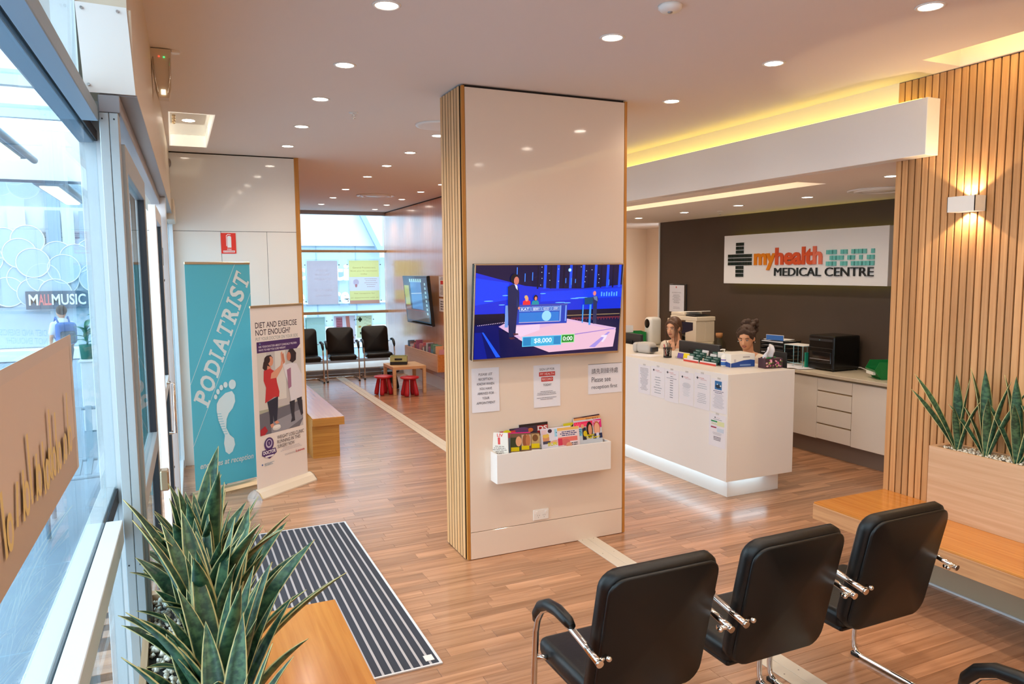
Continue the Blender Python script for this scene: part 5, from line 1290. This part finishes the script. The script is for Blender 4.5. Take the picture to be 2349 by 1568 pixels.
# carafe
t = thing('glass_carafe','clear glass carafe with cork stopper on the back worktop','carafe',(6.25,7.39,WZ))
G().lathe([(0,.002),(.07,.003),(.085,.03),(.088,.10),(.075,.15),(.045,.185),(.038,.21),(.040,.235)],n=28).done('glass_body','bottle_glass',t)
G().lathe([(0,.205),(.034,.206),(.042,.235),(.043,.268),(0,.27)],n=20).done('cork_stopper','cork',t)
mat('water',(150,140,130),.05)
# copier (floor standing against the dark wall at the end of the cabinet)
t = thing('copier','large cream office copier with raised lid behind the left receptionist','copier',(6.15,7.80,.868)); t.scale = (.5,.72,.9)
cm = 'ivory_plastic'
G().box(-.30,-.36,0,.30,.36,.16,bev=.01).done('lower_body',cm,t)
G().box(-.30,-.36,.16,.0,-.06,.46,bev=.008).done('side_tower',cm,t); G().box(0.0,-.36,.16,.30,.36,.46,bev=.008).done('rear_tower',cm,t)
g = G(); g.prism([(-.30,-.06,.16),(-.30,.34,.16),(-.30,.34,.22)],(.30,0,0)); g.done('output_slope','sign_ink',t)
mat('copier_navy',(26,30,54),.3)
g = G(); g.prism([(-.301,-.28,.44),(-.301,.34,.44),(-.301,.34,.20),(-.301,-.28,.33)],(.004,0,0)); g.done('output_bay','copier_navy',t)
B('output_tray','dark_grey',(-.28,.0,.26,-.01,.33,.27),t)
G().box(-.30,-.38,.46,.30,.38,.52,bev=.008).done('scanner_deck',cm,t)
G().box(-.29,-.02,.52,.29,.37,.57,bev=.012,seg=2).done('document_feeder',cm,t); G().box(-.24,-.28,.53,.24,0.0,.545,bev=.004,mtx=Matrix.Rotation(.0,4,'X')).done('feeder_tray','dark_grey',t)
G().box(-.22,-.34,.575,.22,.2,.585,bev=.004,mtx=Matrix.Rotation(-.05,4,'X')).done('paper_guide','white_plastic',t)
G().box(-.42,.1,.44,-.30,.36,.48,bev=.01,mtx=None).done('control_panel',cm,t); B('control_screen','screen_glass',(-.41,.14,.481,-.33,.30,.484),t)
t = thing('fan_heater','white rounded machine with dark opening behind the left receptionist','machine',(6.2,8.75,WZ))
G().box(-.1,-.09,0,.1,.09,.40,bev=.05,seg=4).done('housing','white_plastic',t); G().ell((-.1,.0,.31),(.012,.06,.065),18,12).done('opening','black_plastic',t)
for o in t.children:
    for pl in o.data.polygons: pl.use_smooth = True
bin_('green plastic parts bin at the far left end of the worktop, papers in it',(5.95,8.92,.868),math.radians(70),L=.34,W=.26,Hh=.19)
t = thing('leaflet','cream papers sticking up in the far left green bin','papers',(5.93,8.95,.88),.5); B('page','card_white',(-.05,-.09,.03,-.045,.06,.27),t); B('rear_page','paper',(.0,-.05,.03,.005,.1,.24),t)

# ================= PEOPLE =================
def blob(name, parts, voxel, m, parent, smooth=6):
    g = G()
    for p in parts:
        if p[0] == 'e': g.ell(p[1],p[2],14,10,rot=p[3] if len(p)>3 else None)
        else:
            pts,rs = p[1],p[2]; g.tube(pts,rs,n=12)
            for q_,r_0 in zip(pts,rs): g.ell(q_,(r_0,)*3,12,8)
    o = g.done(name,m,parent)
    md = o.modifiers.new('r','REMESH'); md.mode = 'VOXEL'; md.voxel_size = voxel; md.use_smooth_shade = True
    sm = o.modifiers.new('s','SMOOTH'); sm.factor = .5; sm.iterations = smooth
    dg = bpy.context.evaluated_depsgraph_get(); dg.update()
    me = bpy.data.meshes.new_from_object(o.evaluated_get(dg)); o.modifiers.clear(); o.data = me
    for pl in me.polygons: pl.use_smooth = True
    return o
def woman(label, loc, rz, head_yaw, head_pitch, skin_m, hair_m, hz, hairstyle):
    """seated figure; local +X is the way she faces; loc at floor under the seat"""
    t = thing('person', label, 'person', loc, rz)
    HM = Matrix.Translation((.06,0,hz)) @ Matrix.Rotation(head_yaw,4,'Z') @ Matrix.Rotation(head_pitch,4,'Y')   # head frame, origin = head centre
    def h(x,y,z): return HM @ Vector((x,y,z))
    he = HM.to_euler()
    parts = [('e',h(-.012,0,.022),(.098,.076,.092),he),('e',h(.015,0,-.018),(.078,.064,.092),he),('e',h(.048,0,-.072),(.036,.034,.034),he),('e',h(.036,.026,-.035),(.036,.024,.034),he),('e',h(.036,-.026,-.035),(.036,.024,.034),he),('e',h(.066,0,.035),(.026,.044,.03),he),
      ('c',[h(.084,0,.012),h(.097,0,-.010),h(.103,0,-.024)],[.0085,.0095,.012]),('e',h(.092,.012,-.028),(.009,.009,.007),he),('e',h(.092,-.012,-.028),(.009,.009,.007),he),('e',h(.080,0,-.052),(.014,.024,.013),he),
      ('e',h(-.005,.076,-.006),(.016,.008,.026),he),('e',h(-.005,-.076,-.006),(.016,.008,.026),he),
      ('c',[h(-.02,0,-.06),(.01,0,hz-.13),(-.005,0,hz-.17)],[.055,.051,.058]),
      ('c',[(-.005,.07,hz-.19),(0,0,hz-.18),(-.005,-.07,hz-.19)],[.05,.055,.05]),
      ('c',[(0,0,hz-.25),(0,0,hz-.43),(0,0,.60)],[.105,.10,.12]),('c',[(0,-.09,.56),(0,.09,.56)],[.11,.11])]
    for s in (-1,1):
        sh = (-.005,s*.155,hz-.215); el = (.05,s*.205,hz-.46); wr = (.29,s*.13,.815)
        parts += [('c',[sh,(.02,s*.185,hz-.33),el],[.052,.045,.038]),('c',[el,(.17,s*.17,(hz-.46+.815)/2),wr],[.038,.034,.024]),('e',(.335,s*.125,.808),(.045,.036,.014))]
        for k,(dy,L_) in enumerate(((-.027,.055),(-.009,.066),(.009,.062),(.027,.048))): parts.append(('c',[(.36,s*.125+dy,.81),(.36+L_*.6,s*.125+dy*1.1,.812),(.36+L_,s*.125+dy*1.15,.80)],[.0095,.009,.008]))
        parts.append(('c',[(.32,s*.125-s*.03,.806),(.35,s*.125-s*.055,.803),(.375,s*.125-s*.06,.798)],[.011,.010,.009]))
        parts += [('c',[(0,s*.09,.53),(.2,s*.10,.53),(.42,s*.10,.50)],[.095,.08,.062]),('c',[(.42,s*.10,.50),(.37,s*.10,.28),(.30,s*.10,.09)],[.058,.05,.036]),('c',[(.27,s*.10,.05),(.39,s*.10,.035)],[.04,.03])]
    blob('body',parts,.0062,skin_m,t,3)
    # clothing
    cl = [('c',[(-.01,.10,hz-.212),(-.04,0,hz-.195),(-.01,-.10,hz-.212)],[.064,.052,.064]),('c',[(-.012,0,hz-.28),(0,0,hz-.43),(0,0,.60)],[.122,.122,.137]),('c',[(0,-.09,.57),(0,.09,.57)],[.125,.125])]
    for s in (-1,1):
        sh = (-.008,s*.155,hz-.22); el = (.05,s*.205,hz-.46)
        cl += [('c',[sh,(.02,s*.187,hz-.33),el],[.066,.060,.052]),('c',[el,(.17,s*.17,(hz-.46+.815)/2)],[.052,.046]),('e',(.05,s*.06,hz-.33),(.075,.065,.07))]
    blob('blouse',cl,.008,'blouse',t,5)
    sk = [('c',[(0,s*.09,.535),(.2,s*.10,.535),(.44,s*.10,.505)],[.107,.092,.074]) for s in (-1,1)]+[('c',[(.43,s*.10,.50),(.37,s*.10,.28),(.31,s*.10,.11)],[.068,.06,.05]) for s in (-1,1)]
    blob('trousers',sk,.012,'trouser',t,3)
    # face details
    def el(nm,c,r,m):
        g = G(); g.ell((0,0,0),r,12,8); o = g.done(nm,m,t); o.matrix_local = HM @ Matrix.Translation(c); return o
    for s in (-1,1):
        el('eye',(.0775,s*.031,.006),(.0062,.0105,.0042),'eye_white'); el('iris',(.0818,s*.030,.004),(.004,.005,.0045),'eye_dark')
        g = G(); g.tube([h(.077,s*.046,.008),h(.086,s*.031,.0145),h(.087,s*.018,.009)],[.0012,.002,.0012],n=6); g.done('eyelash','eye_dark',t)
        g = G(); g.tube([h(.074,s*.052,.022),h(.088,s*.036,.031),h(.094,s*.016,.026)],[.0018,.0034,.0026],n=6); g.done('eyebrow','brow',t)
    g = G(); g.tube([h(.084,-.024,-.052),h(.093,-.008,-.0475),h(.094,0,-.049),h(.093,.008,-.0475),h(.084,.024,-.052)],[.0015,.0036,.003,.0036,.0015],n=8); g.tube([h(.084,-.022,-.053),h(.092,-.008,-.0585),h(.092,.008,-.0585),h(.084,.022,-.053)],[.0015,.0042,.0042,.0015],n=8); g.done('lips','lip',t)
    # hair
    hp = [('e',h(-.024,0,.034),(.104,.086,.098),he),('e',h(-.05,0,-.01),(.075,.08,.085),he)]
    if hairstyle == 'tied':
        hp += [('c',[h(.058,0,.088),h(.058,.045,.066),h(.035,.072,.03)],[.016,.017,.014]),('c',[h(.058,0,.088),h(.058,-.045,.066),h(.035,-.072,.03)],[.016,.017,.014]),
               ('c',[h(-.1,0,-.03),h(-.125,0,-.10),h(-.12,.01,-.19),h(-.10,.02,-.25)],[.036,.032,.026,.012])]
        for s in (-1,1): hp.append(('c',[h(.045,s*.07,.03),h(.055,s*.073,-.05),h(.06,s*.07,-.12),h(.07,s*.06,-.19)],[.010,.007,.006,.004]))
        hp.append(('c',[h(.062,.055,.05),h(.078,.064,-.03),h(.085,.06,-.12),h(.08,.055,-.22)],[.008,.007,.007,.004]))
    else:
        hp += [('c',[h(.05,0,.098),h(.052,.045,.075),h(.025,.075,.03)],[.020,.019,.014]),('c',[h(.05,0,.098),h(.052,-.045,.075),h(.025,-.075,.03)],[.020,.019,.014]),('e',h(-.10,0,.075),(.045,.045,.045),he)]
        q = random.Random(6)
        for i in range(34):
            a = q.uniform(0,6.28); r_0 = q.uniform(.01,.085); hp.append(('e',h(-.125+math.cos(a)*r_0*.7,math.sin(a)*r_0,.055+q.uniform(-.06,.085)),(q.uniform(.018,.034),)*3))
        for i in range(18):
            a = q.uniform(-.5,3.6); hp.append(('e',h(-.02+q.uniform(-.05,.06),.088*math.cos(a)*.9,.055+.065*abs(math.sin(a))),(.014,.014,.014)))
    blob('hair',hp,.0055,hair_m,t,2)
    for s in (-1,1): G().ell(h(.0,s*.082,-.036),(.005,.005,.005),8,6).done('earring','chrome' if hairstyle=='tied' else 'white_plastic',t)
    return t
woman('receptionist with long brown hair tied back, beige top, looking left behind the counter',(5.24,6.93,0),math.radians(196),.14,.14,'skin_a','hair_brown',1.275,'tied')
woman('receptionist with dark curly hair in a high bun behind the white and blue carton',(5.16,5.66,0),math.radians(203),.16,.26,'skin_b','hair_dark',1.262,'bun')
def stool_chair(label,loc,rz):
    t = thing('office_chair',label,'chair',loc,rz,'office chairs behind the counter'); G().box(-.24,-.24,.36,.22,.24,.43,bev=.03,seg=3).done('seat','black_matt',t)
    G().box(-.30,-.2,.5,-.25,.2,.86,bev=.02,seg=2).done('backrest','black_matt',t); G().tube([(-.05,0,.36),(-.27,0,.36),(-.29,0,.55)],.014,n=8).done('back_arm','black_plastic',t); G().cyl((0,0,.09),(0,0,.37),.022,n=12).done('gas_column','grey_metal',t)
    for k in range(5):
        a = k*2*math.pi/5; G().tube([(0,0,.09),(.27*math.cos(a),.27*math.sin(a),.06)],[.018,.012],n=8).done('base_arm','black_plastic',t); G().ell((.28*math.cos(a),.28*math.sin(a),.026),(.026,.02,.026),10,8).done('castor','black_matt',t)
stool_chair('black office chair under the left receptionist, hidden by the counter',(5.24,6.93,0),math.radians(196)); stool_chair('black office chair under the right receptionist, hidden by the counter',(5.16,5.66,0),math.radians(203))
# wall lamp
t = thing('wall_lamp','white box up and down wall lamp on the slatted wall','wall lamp',(4.22,2.90,2.315))
g = G(); 
for b in ((0,-.085,-.045,.004,.085,.045),(0,-.085,-.045,.099,-.081,.045),(0,.081,-.045,.099,.085,.045),(.095,-.085,-.045,.099,.085,.045)): g.box(*b)
g.done('housing','white_plastic',t)
for s in (-1,1): B('glow_lens','lamp_tube',(.03,-.05,s*.02-.004,.07,.05,s*.02+.004),t)
for s in (-1,1):
    ld = bpy.data.lights.new('lamp_beam','SPOT'); ld.energy = 13; ld.color = (1,.72,.42); ld.spot_size = math.radians(112); ld.spot_blend = .12; ld.shadow_soft_size = .012
    l = bpy.data.objects.new('lamp_beam',ld); COL.objects.link(l); l.parent = t; l.location = (.062,0,s*.03); l.rotation_euler = (0 if s<0 else math.pi,0,0)
# yellow up-light in the ceiling slot above the slats
# ================= POSTERS IN THE FAR WINDOW =================
def wposter(label,x0,x1,z0,z1,draw,y=14.74):
    r = thing('window_poster',label,'poster',(x0,y,z0)); w,h = x1-x0,z1-z0
    for dz in (.06,h-.08):
        for dx in (-.035,w+.035): G().cyl((dx,-.012,dz),(dx,.02,dz),.010,n=8).done('cable_clip','dark_grey',r)
    B('acrylic_panel','acrylic',(-.03,.004,-.03,w+.03,.007,h+.03),r)
    p = Print(); draw(p,w,h); p.done('artwork',r,(0,0,0),(1,0,0),(0,0,1),'translucent_print')
def po1(p,w,h): p.rect(0,0,w,h,(226,206,210)); [p.text(s,w*a,h*z,w*b,h*(z+.045),(246,234,234)) for s,a,b,z in (('TRAVEL',.3,.7,.76),('VACCINES',.25,.75,.66),('AVAILABLE',.22,.80,.56),('YELLOW FEVER',.2,.85,.30),('AND TYPHOID',.25,.78,.18))]
def po2(p,w,h):
    p.rect(0,h*.30,w,h*.62,(244,236,238)); p.rect(0,h*.62,w,h,(252,240,160)); p.rect(0,h*.08,w,h*.30,(250,238,160)); p.rect(0,0,w,h*.08,(220,160,140))
    [p.text(s,w*a,h*z,w*b,h*(z+.035),(206,180,110)) for s,a,b,z in (('General Practitioners',.12,.88,.82),('Book your flu vaccination',.05,.95,.74),('today',.38,.60,.67),('See reception for',.15,.85,.22),('an appointment with us',.04,.96,.12))]
    p.ell(w*.22,h*.5,w*.1,h*.07,(232,222,238),12); p.ell(w*.22,h*.42,w*.04,h*.04,(232,170,170),10); p.lines(w*.5,w*.93,h*.58,5,h*.045,h*.01,(210,170,170),2)
def po3(p,w,h): p.rect(0,0,w,h,(196,226,212)); [p.text(s,w*a,h*z,w*b,h*(z+.06),(214,234,222)) for s,a,b,z in (('Bulk billing',.1,.9,.80),('here',.35,.65,.68),('open 7 days',.12,.88,.56),('to 9',.6,.9,.40))]; p.rect(w*.03,h*.05,w*.06,h*.95,(120,180,170))
def po4(p,w,h): p.rect(0,0,w,h,(240,222,226)); p.rect(w*.1,h*.55,w*.4,h*.95,(214,150,160)); [p.rect(w*.14,h*(.62+.08*k),w*.36,h*(.65+.08*k),(232,190,196)) for k in range(4)]; p.poly([(w*.55,h*.98),(w*.72,h*.98),(w*.78,h*.5),(w*.95,h*.2),(w*.7,h*.2),(w*.6,h*.5)][::-1],(232,160,140)); p.rect(w*.1,h*.08,w*.6,h*.16,(220,180,180))
def po5(p,w,h):
    p.rect(0,0,w,h,(236,236,190)); p.rect(w*.18,h*.72,w*.28,h*.94,(80,90,70)); p.rect(w*.1,h*.78,w*.36,h*.88,(80,90,70)); p.rect(w*.2,h*.16,w*.34,h*.26,(80,90,70)); p.rect(w*.28,h*.1,w*.36,h*.22,(80,90,70))
    q = random.Random(9)
    for i in range(20): p.rect(w*(.5+.08*(i%6)),h*(.94-.05*(i//2)),w*(.53+.08*(i%6)),h*(.965-.05*(i//2)),(120,124,80) if i%3 else (206,150,100))
    p.ell(w*.2,h*.5,w*.1,h*.05,(220,180,120),10); p.line(w*.5,h*.5,w*.95,h*.56,.02,(216,160,110))
wposter('pale mauve poster in the far window, left of the yellow one',2.352,2.94,1.31,2.16,po1)
wposter('yellow and white flu poster in the far window',3.17,3.77,1.305,2.165,po2)
wposter('green poster low in the far window, leftmost of the lower three',2.285,2.665,.30,1.06,po3)
wposter('pink poster with a figure low in the far window, middle of the lower three',2.84,3.26,.50,1.075,po4)
wposter('yellow green poster low in the far window, right of the lower three',3.29,3.60,.62,1.065,po5)
# blurred paper taped to the near shopfront glass
t = thing('taped_poster','brown poster with blurred yellow strokes taped to the near shopfront glass','poster',(0,0,0),ROT)
mat('poster_brown',(206,188,172),.6)
B('sheet','poster_brown',(-.2695,.45,1.485,-.2688,2.03,1.806),t)
p = Print(); p.rect(0,0,1.58,.32,(212,192,176)); p.rect(0,0,1.58,.08,(190,168,150)); p.rect(0,.298,1.58,.32,(206,190,178)); p.rect(1.55,0,1.58,.32,(206,196,186))
q = random.Random(5); x = .05
while x < 1.45:      # lettering too blurred to read: yellow strokes
    hh = q.uniform(.05,.14); y0 = .05+q.uniform(0,.03); p.line(x,y0,x+q.uniform(-.01,.02),y0+hh,.014,(226,200,130))
    if q.random() < .4: p.ell(x+.03,y0+.03,.022,.03,(226,200,130),14); p.ell(x+.03,y0+.03,.011,.018,(206,186,170),14)
    x += q.uniform(.035,.08)
p.done('artwork',t,(-.2686,.45,1.485),(0,1,0),(0,0,1))

# ================= OUTSIDE =================
B('ground_outside','paving',(-14,-6,-.2,-.26,30,-.012),kind='structure')
B('ground_far','paving',(-.6,14.95,-.2,12,30,-.012),kind='structure')
g = G()
for i in range(22): g.box(-14,-6+i*1.3,-.0125,-.27,-5.99+i*1.3,-.0118)
for i in range(9): g.box(-12+i*1.3,-6,-.0125,-11.99+i*1.3,22,-.0118)
o = g.done('paving_joints','facade_mid'); o.parent = bpy.data.objects['ground_outside']; o['kind'] = 'stuff'
# opposite shop
t = thing('opposite_shop','pale shop across the mall with circle pattern window and sign','building',(0,0,0))
FY = 20.
B('wall','facade_pale',(-9,FY+.05,0,1.2,FY+.4,5.2),t); B('lower_panel','facade_blue',(-9,FY-.02,.27,-1.25,FY+.05,1.2),t); B('ledge','ext_white',(-9,FY-.5,0,-1.2,FY-.02,.26),t,bev=.02)
B('window_pane','facade_blue',(-8.8,FY+.0,1.22,-1.2,FY+.05,2.75),t)
for z in (2.78,2.88): B('window_bar','ext_dark',(-9,FY-.03,z,-1.6,FY,z+.015),t)
for x,w,m in ((-3.35,.35,'facade_pale'),(-2.62,.3,'facade_mid'),(-2.3,.25,'facade_pale'),(-1.62,.32,'ext_white'),(-1.95,.14,'steel_blue'),(-1.28,.3,'facade_mid')): B('wall_stripe',m,(x,FY-.04,1.2,x+w,FY-.005,3.4),t)
B('pillar','ext_white',(-1.42,FY-.6,0,-1.14,FY-.3,3.2),t)
q = random.Random(12)
cc = [(-3.45,2.66),(-2.98,2.72),(-3.15,2.42),(-2.9,2.2),(-2.42,2.36),(-2.05,2.30),(-2.3,2.06),(-3.5,1.98),(-3.1,1.85),(-2.72,1.86),(-2.35,1.80),(-3.42,1.55),(-2.92,1.52),(-2.5,1.50),(-1.72,2.42),(-1.68,1.85),(-1.45,1.75),(-3.8,2.3),(-3.9,1.75),(-4.2,2.6),(-4.3,2.1),(-4.6,1.7),(-4.8,2.5)]
for k,(x,z) in enumerate(cc):
    yy = FY-.045-.006*((k*7)%len(cc))/2
    G().cyl((x,yy,z),(x,yy+.002,z),.325,n=28).done('disc','facade_blue',t)
    G().tube([(x+.33*math.cos(2*math.pi*i/28),yy-.002,z+.33*math.sin(2*math.pi*i/28)) for i in range(28)],.012,n=5,closed=True).done('ring','ext_white',t)
B('sign_board','ext_dark',(-3.08,FY-.20,1.15,-1.83,FY-.14,1.56),t)
p = Print(); p.step = .002; p.text('M',.06,.09,.24,.34,(240,244,250),bold=.02); p.text('ALL',.25,.09,.50,.34,(236,120,120),bold=.02); p.text('MUSIC',.51,.09,1.19,.34,(240,244,250),bold=.02); p.done('sign_lettering',t,(-3.08,FY-.205,1.15),(1,0,0),(0,0,1))
# far side beyond the end window
t = thing('building_beyond_window','pale blue building outside the far window with white lettering','building',(0,0,0))
B('wall','facade_blue',(-1.1,19.2,0,12,19.5,6),t); B('upper_wall','facade_pale',(-1.1,19.1,2.6,5.0,19.2,6),t); B('band','ext_white',(-1.1,19.12,1.13,12,19.2,1.17),t); B('base_wall','ext_white',(-1.1,18.9,0,12,19.1,.55),t)
for x in (3.3,4.3): B('panel_joint','facade_mid',(x,19.185,.55,x+.015,19.2,2.6),t)
g = G(); g.prism([(4.30,18.9,3.55),(4.44,18.9,3.55),(4.98,18.9,2.45),(4.84,18.9,2.45)],(0,.12,0)); g.done('strut','facade_mid',t)
B('bright_canopy','ext_white',(4.86,18.6,2.30,7,18.9,2.46),t)
p = Print(); p.step=.004
for s,x0,x1,z0,z1 in (('c',2.72,3.0,1.74,2.05),('iti',3.5,4.09,1.72,2.13),('e',2.70,2.97,1.14,1.43),('re',3.68,4.09,1.13,1.43),('w',2.86,3.02,.78,.92)): p.text(s,x0,z0,x1,z1,(250,252,255),bold=.03)
p.done('wall_lettering',t,(0,19.05,0),(1,0,0),(0,0,1))
# canopy over the mall
t = thing('mall_canopy','steel and glass canopy over the mall outside with white fascia','canopy',(0,0,0))
for i,y in enumerate((4.2,5.6,7.,8.4)): B('cross_beam','ext_white',(-7,y,3.42,-.4,y+.08,3.54),t)
for i,y in enumerate((4.3,5.7,7.1)): B('canopy_glass','pane',(-7,y,3.5,-.4,y+1.3,3.515),t)
B('fascia','ext_white',(-7,9.9,3.0,-.42,10.05,3.55),t)
B('dark_edge','ext_dark',(-7,9.88,2.97,-.42,9.9,3.0),t)
B('roof_glazing','pane',(-7,10.05,3.35,-.42,18.4,3.365),t)
g = G(); g.tube([(-.75,2.2,3.35),(-.72,4.9,3.3)],.025,n=8); g.done('steel_rod','steel_blue',t); g = G(); g.tube([(-.45,1.5,3.5),(-.95,5.0,3.3)],.03,n=8); g.done('steel_rod','steel_blue',t)
B('column_post','ext_white',(-.75,9.7,0,-.6,9.85,3.0),t) if False else None
for i,(x,y,L_) in enumerate(((-1.45,7.0,2.1),(-1.32,10.4,2.6))):
    t = thing('canopy_lamp','long oval fluorescent lamp under the canopy, %s one' % ('nearer','farther')[i],'lamp',(x,y,3.12 if i==0 else 3.0),0,'lamps under the mall canopy')
    G().box(-.16,0,0,.16,L_,.10,bev=.04,seg=3).done('lamp_body','steel_blue',t); G().box(-.10,.12,-.03,.10,L_-.12,.02,bev=.03,seg=3).done('diffuser','lamp_tube',t)
    G().tube([(.17,-.2,.02),(.17,L_+.2,.02)],.035,n=10).done('side_pipe','steel_blue',t)
# walking boy
t = thing('person','boy in white shirt with blue backpack walking outside across the mall','person',(-1.72,14.2,0),math.radians(20))
bp = [('e',(0,.02,1.32),(.075,.085,.10)),('c',[(0,0,1.24),(0,0,1.17)],[.04,.045]),('c',[(0,0,1.08),(0,0,.92),(0,0,.72)],[.11,.10,.11])]
for s in (-1,1): bp += [('c',[(s*.13,0,1.12),(s*.17,-.02,.93),(s*.16,.10,.76)],[.04,.033,.024]),('e',(s*.16,.13,.73),(.022,.04,.03)),('c',[(s*.065,0,.70),(s*.07,.05+s*.10,.40),(s*.07,s*.16,.08)],[.075,.055,.038]),('c',[(s*.07,s*.16-.02,.045),(s*.07,s*.16+.13,.035)],[.035,.028])]
blob('body',bp,.012,'skin_a',t,3)
blob('shirt',[('c',[(0,0,1.11),(0,0,.92),(0,0,.76)],[.125,.118,.12])]+[('c',[(s*.13,0,1.12),(s*.165,-.01,.98)],[.052,.05]) for s in (-1,1)],.014,'shirt_white',t)
blob('trousers',[('c',[(0,0,.74),(0,0,.70)],[.125,.12])]+[('c',[(s*.065,0,.70),(s*.07,.05+s*.10,.40),(s*.07,s*.15,.14)],[.088,.068,.05]) for s in (-1,1)],.014,'trouser',t)
blob('hair',[('e',(0,-.005,1.35),(.082,.09,.09))],.012,'hair_dark',t,2)
blob('shoes',[('c',[(s*.07,s*.16-.03,.045),(s*.07,s*.16+.14,.035)],[.045,.036]) for s in (-1,1)],.012,'black_matt',t,2)
t = thing('backpack','blue backpack with dark pocket worn by the walking boy','backpack',(-1.72,14.2,0),math.radians(20))
G().box(-.15,-.30,.80,.15,-.12,1.16,bev=.06,seg=3).done('bag','pack_blue',t); G().box(-.11,-.33,.82,.11,-.29,1.02,bev=.03,seg=2).done('pocket','ext_dark',t)
for s in (-1,1): G().tube([(s*.08,-.13,1.13),(s*.09,.02,1.235),(s*.10,.125,1.10),(s*.11,.10,.92),(s*.12,-.12,.86)],.016,n=6).done('strap','pack_blue',t)
# pedestal with plants
t = thing('plant_pedestal','tall white square pedestal outside carrying green potted plants','pedestal',(-.93,10.6,0)); B('block','ext_white',(-.17,-.17,0,.17,.17,.86),t,bev=.006); B('cap','ext_white',(-.19,-.19,.86,.19,.19,.89),t,bev=.006)
def outplant(label,loc,h,seed,nl=16):
    t = thing('potted_plant',label,'plant',loc,0,'plants on the outdoor pedestal'); G().lathe([(0,0),(.07,0),(.085,.16),(.09,.18),(.08,.18),(0,.16)],n=16).done('pot','pot_green',t)
    G().tube([(0,0,.15),(.01,.0,h*.5),(0,.01,h)],.012,n=6).done('stem','stem',t); q = random.Random(seed)
    g = G(); mm = leaf_mesh(.16,.05,.7,.1,n=6)
    me = bpy.data.meshes.new('x'); bpy.data.meshes.remove(me)
    for i in range(nl):
        o = bpy.data.objects.new('leaf',OL); COL.objects.link(o); o.parent = t; o.location = (0,0,.2+(h-.2)*i/nl); o.rotation_euler = (Matrix.Rotation(i*2.4,3,'Z') @ Matrix.Rotation(math.radians(q.uniform(25,70)),3,'Y')).to_euler()
    g.bm.free()
OL = leaf_mesh(.17,.06,.7,.1,n=6); OL.materials.clear(); OL.materials.append(M['leaf_out'])
outplant('leafy green plant in a green pot on the outdoor pedestal, right one',(-.87,10.62,.89),.62,1); outplant('second leafy plant in a green pot on the outdoor pedestal, left one',(-1.03,10.55,.89),.4,2,12)
# slatted bench outside
t = thing('outdoor_bench','grey blue slatted metal bench outside behind the glass','bench',(-.62,6.55,0),.06)
for i in range(6): B('seat_slat','steel_blue',(-.30+i*.075,-.30,.44,-.255+i*.075,.22,.46),t,bev=.003)
for i in range(6):
    g = G(); g.prism([(-.30+i*.075,.25,.47),(-.30+i*.075,.275,.47),(-.30+i*.075,.43,.86),(-.30+i*.075,.405,.86)],(.045,0,0)); g.done('back_slat','steel_blue',t)
g = G(); g.tube([(-.32,.24,.45),(.17,.24,.45)],.016,n=8); g.tube([(-.32,-.3,.435),(.17,-.3,.435)],.016,n=8); g.tube([(-.32,.42,.84),(.17,.42,.84)],.014,n=8); g.done('cross_rail','steel_blue',t)
for x in (-.33,.18):
    G().tube([(x,-.28,.0),(x,-.28,.62),(x,-.24,.68),(x,.1,.70),(x,.36,.68)],.016,n=8).done('arm_frame','steel_blue',t); G().tube([(x,.24,0),(x,.24,.45),(x,.42,.86)],.018,n=8).done('rear_leg','steel_blue',t)
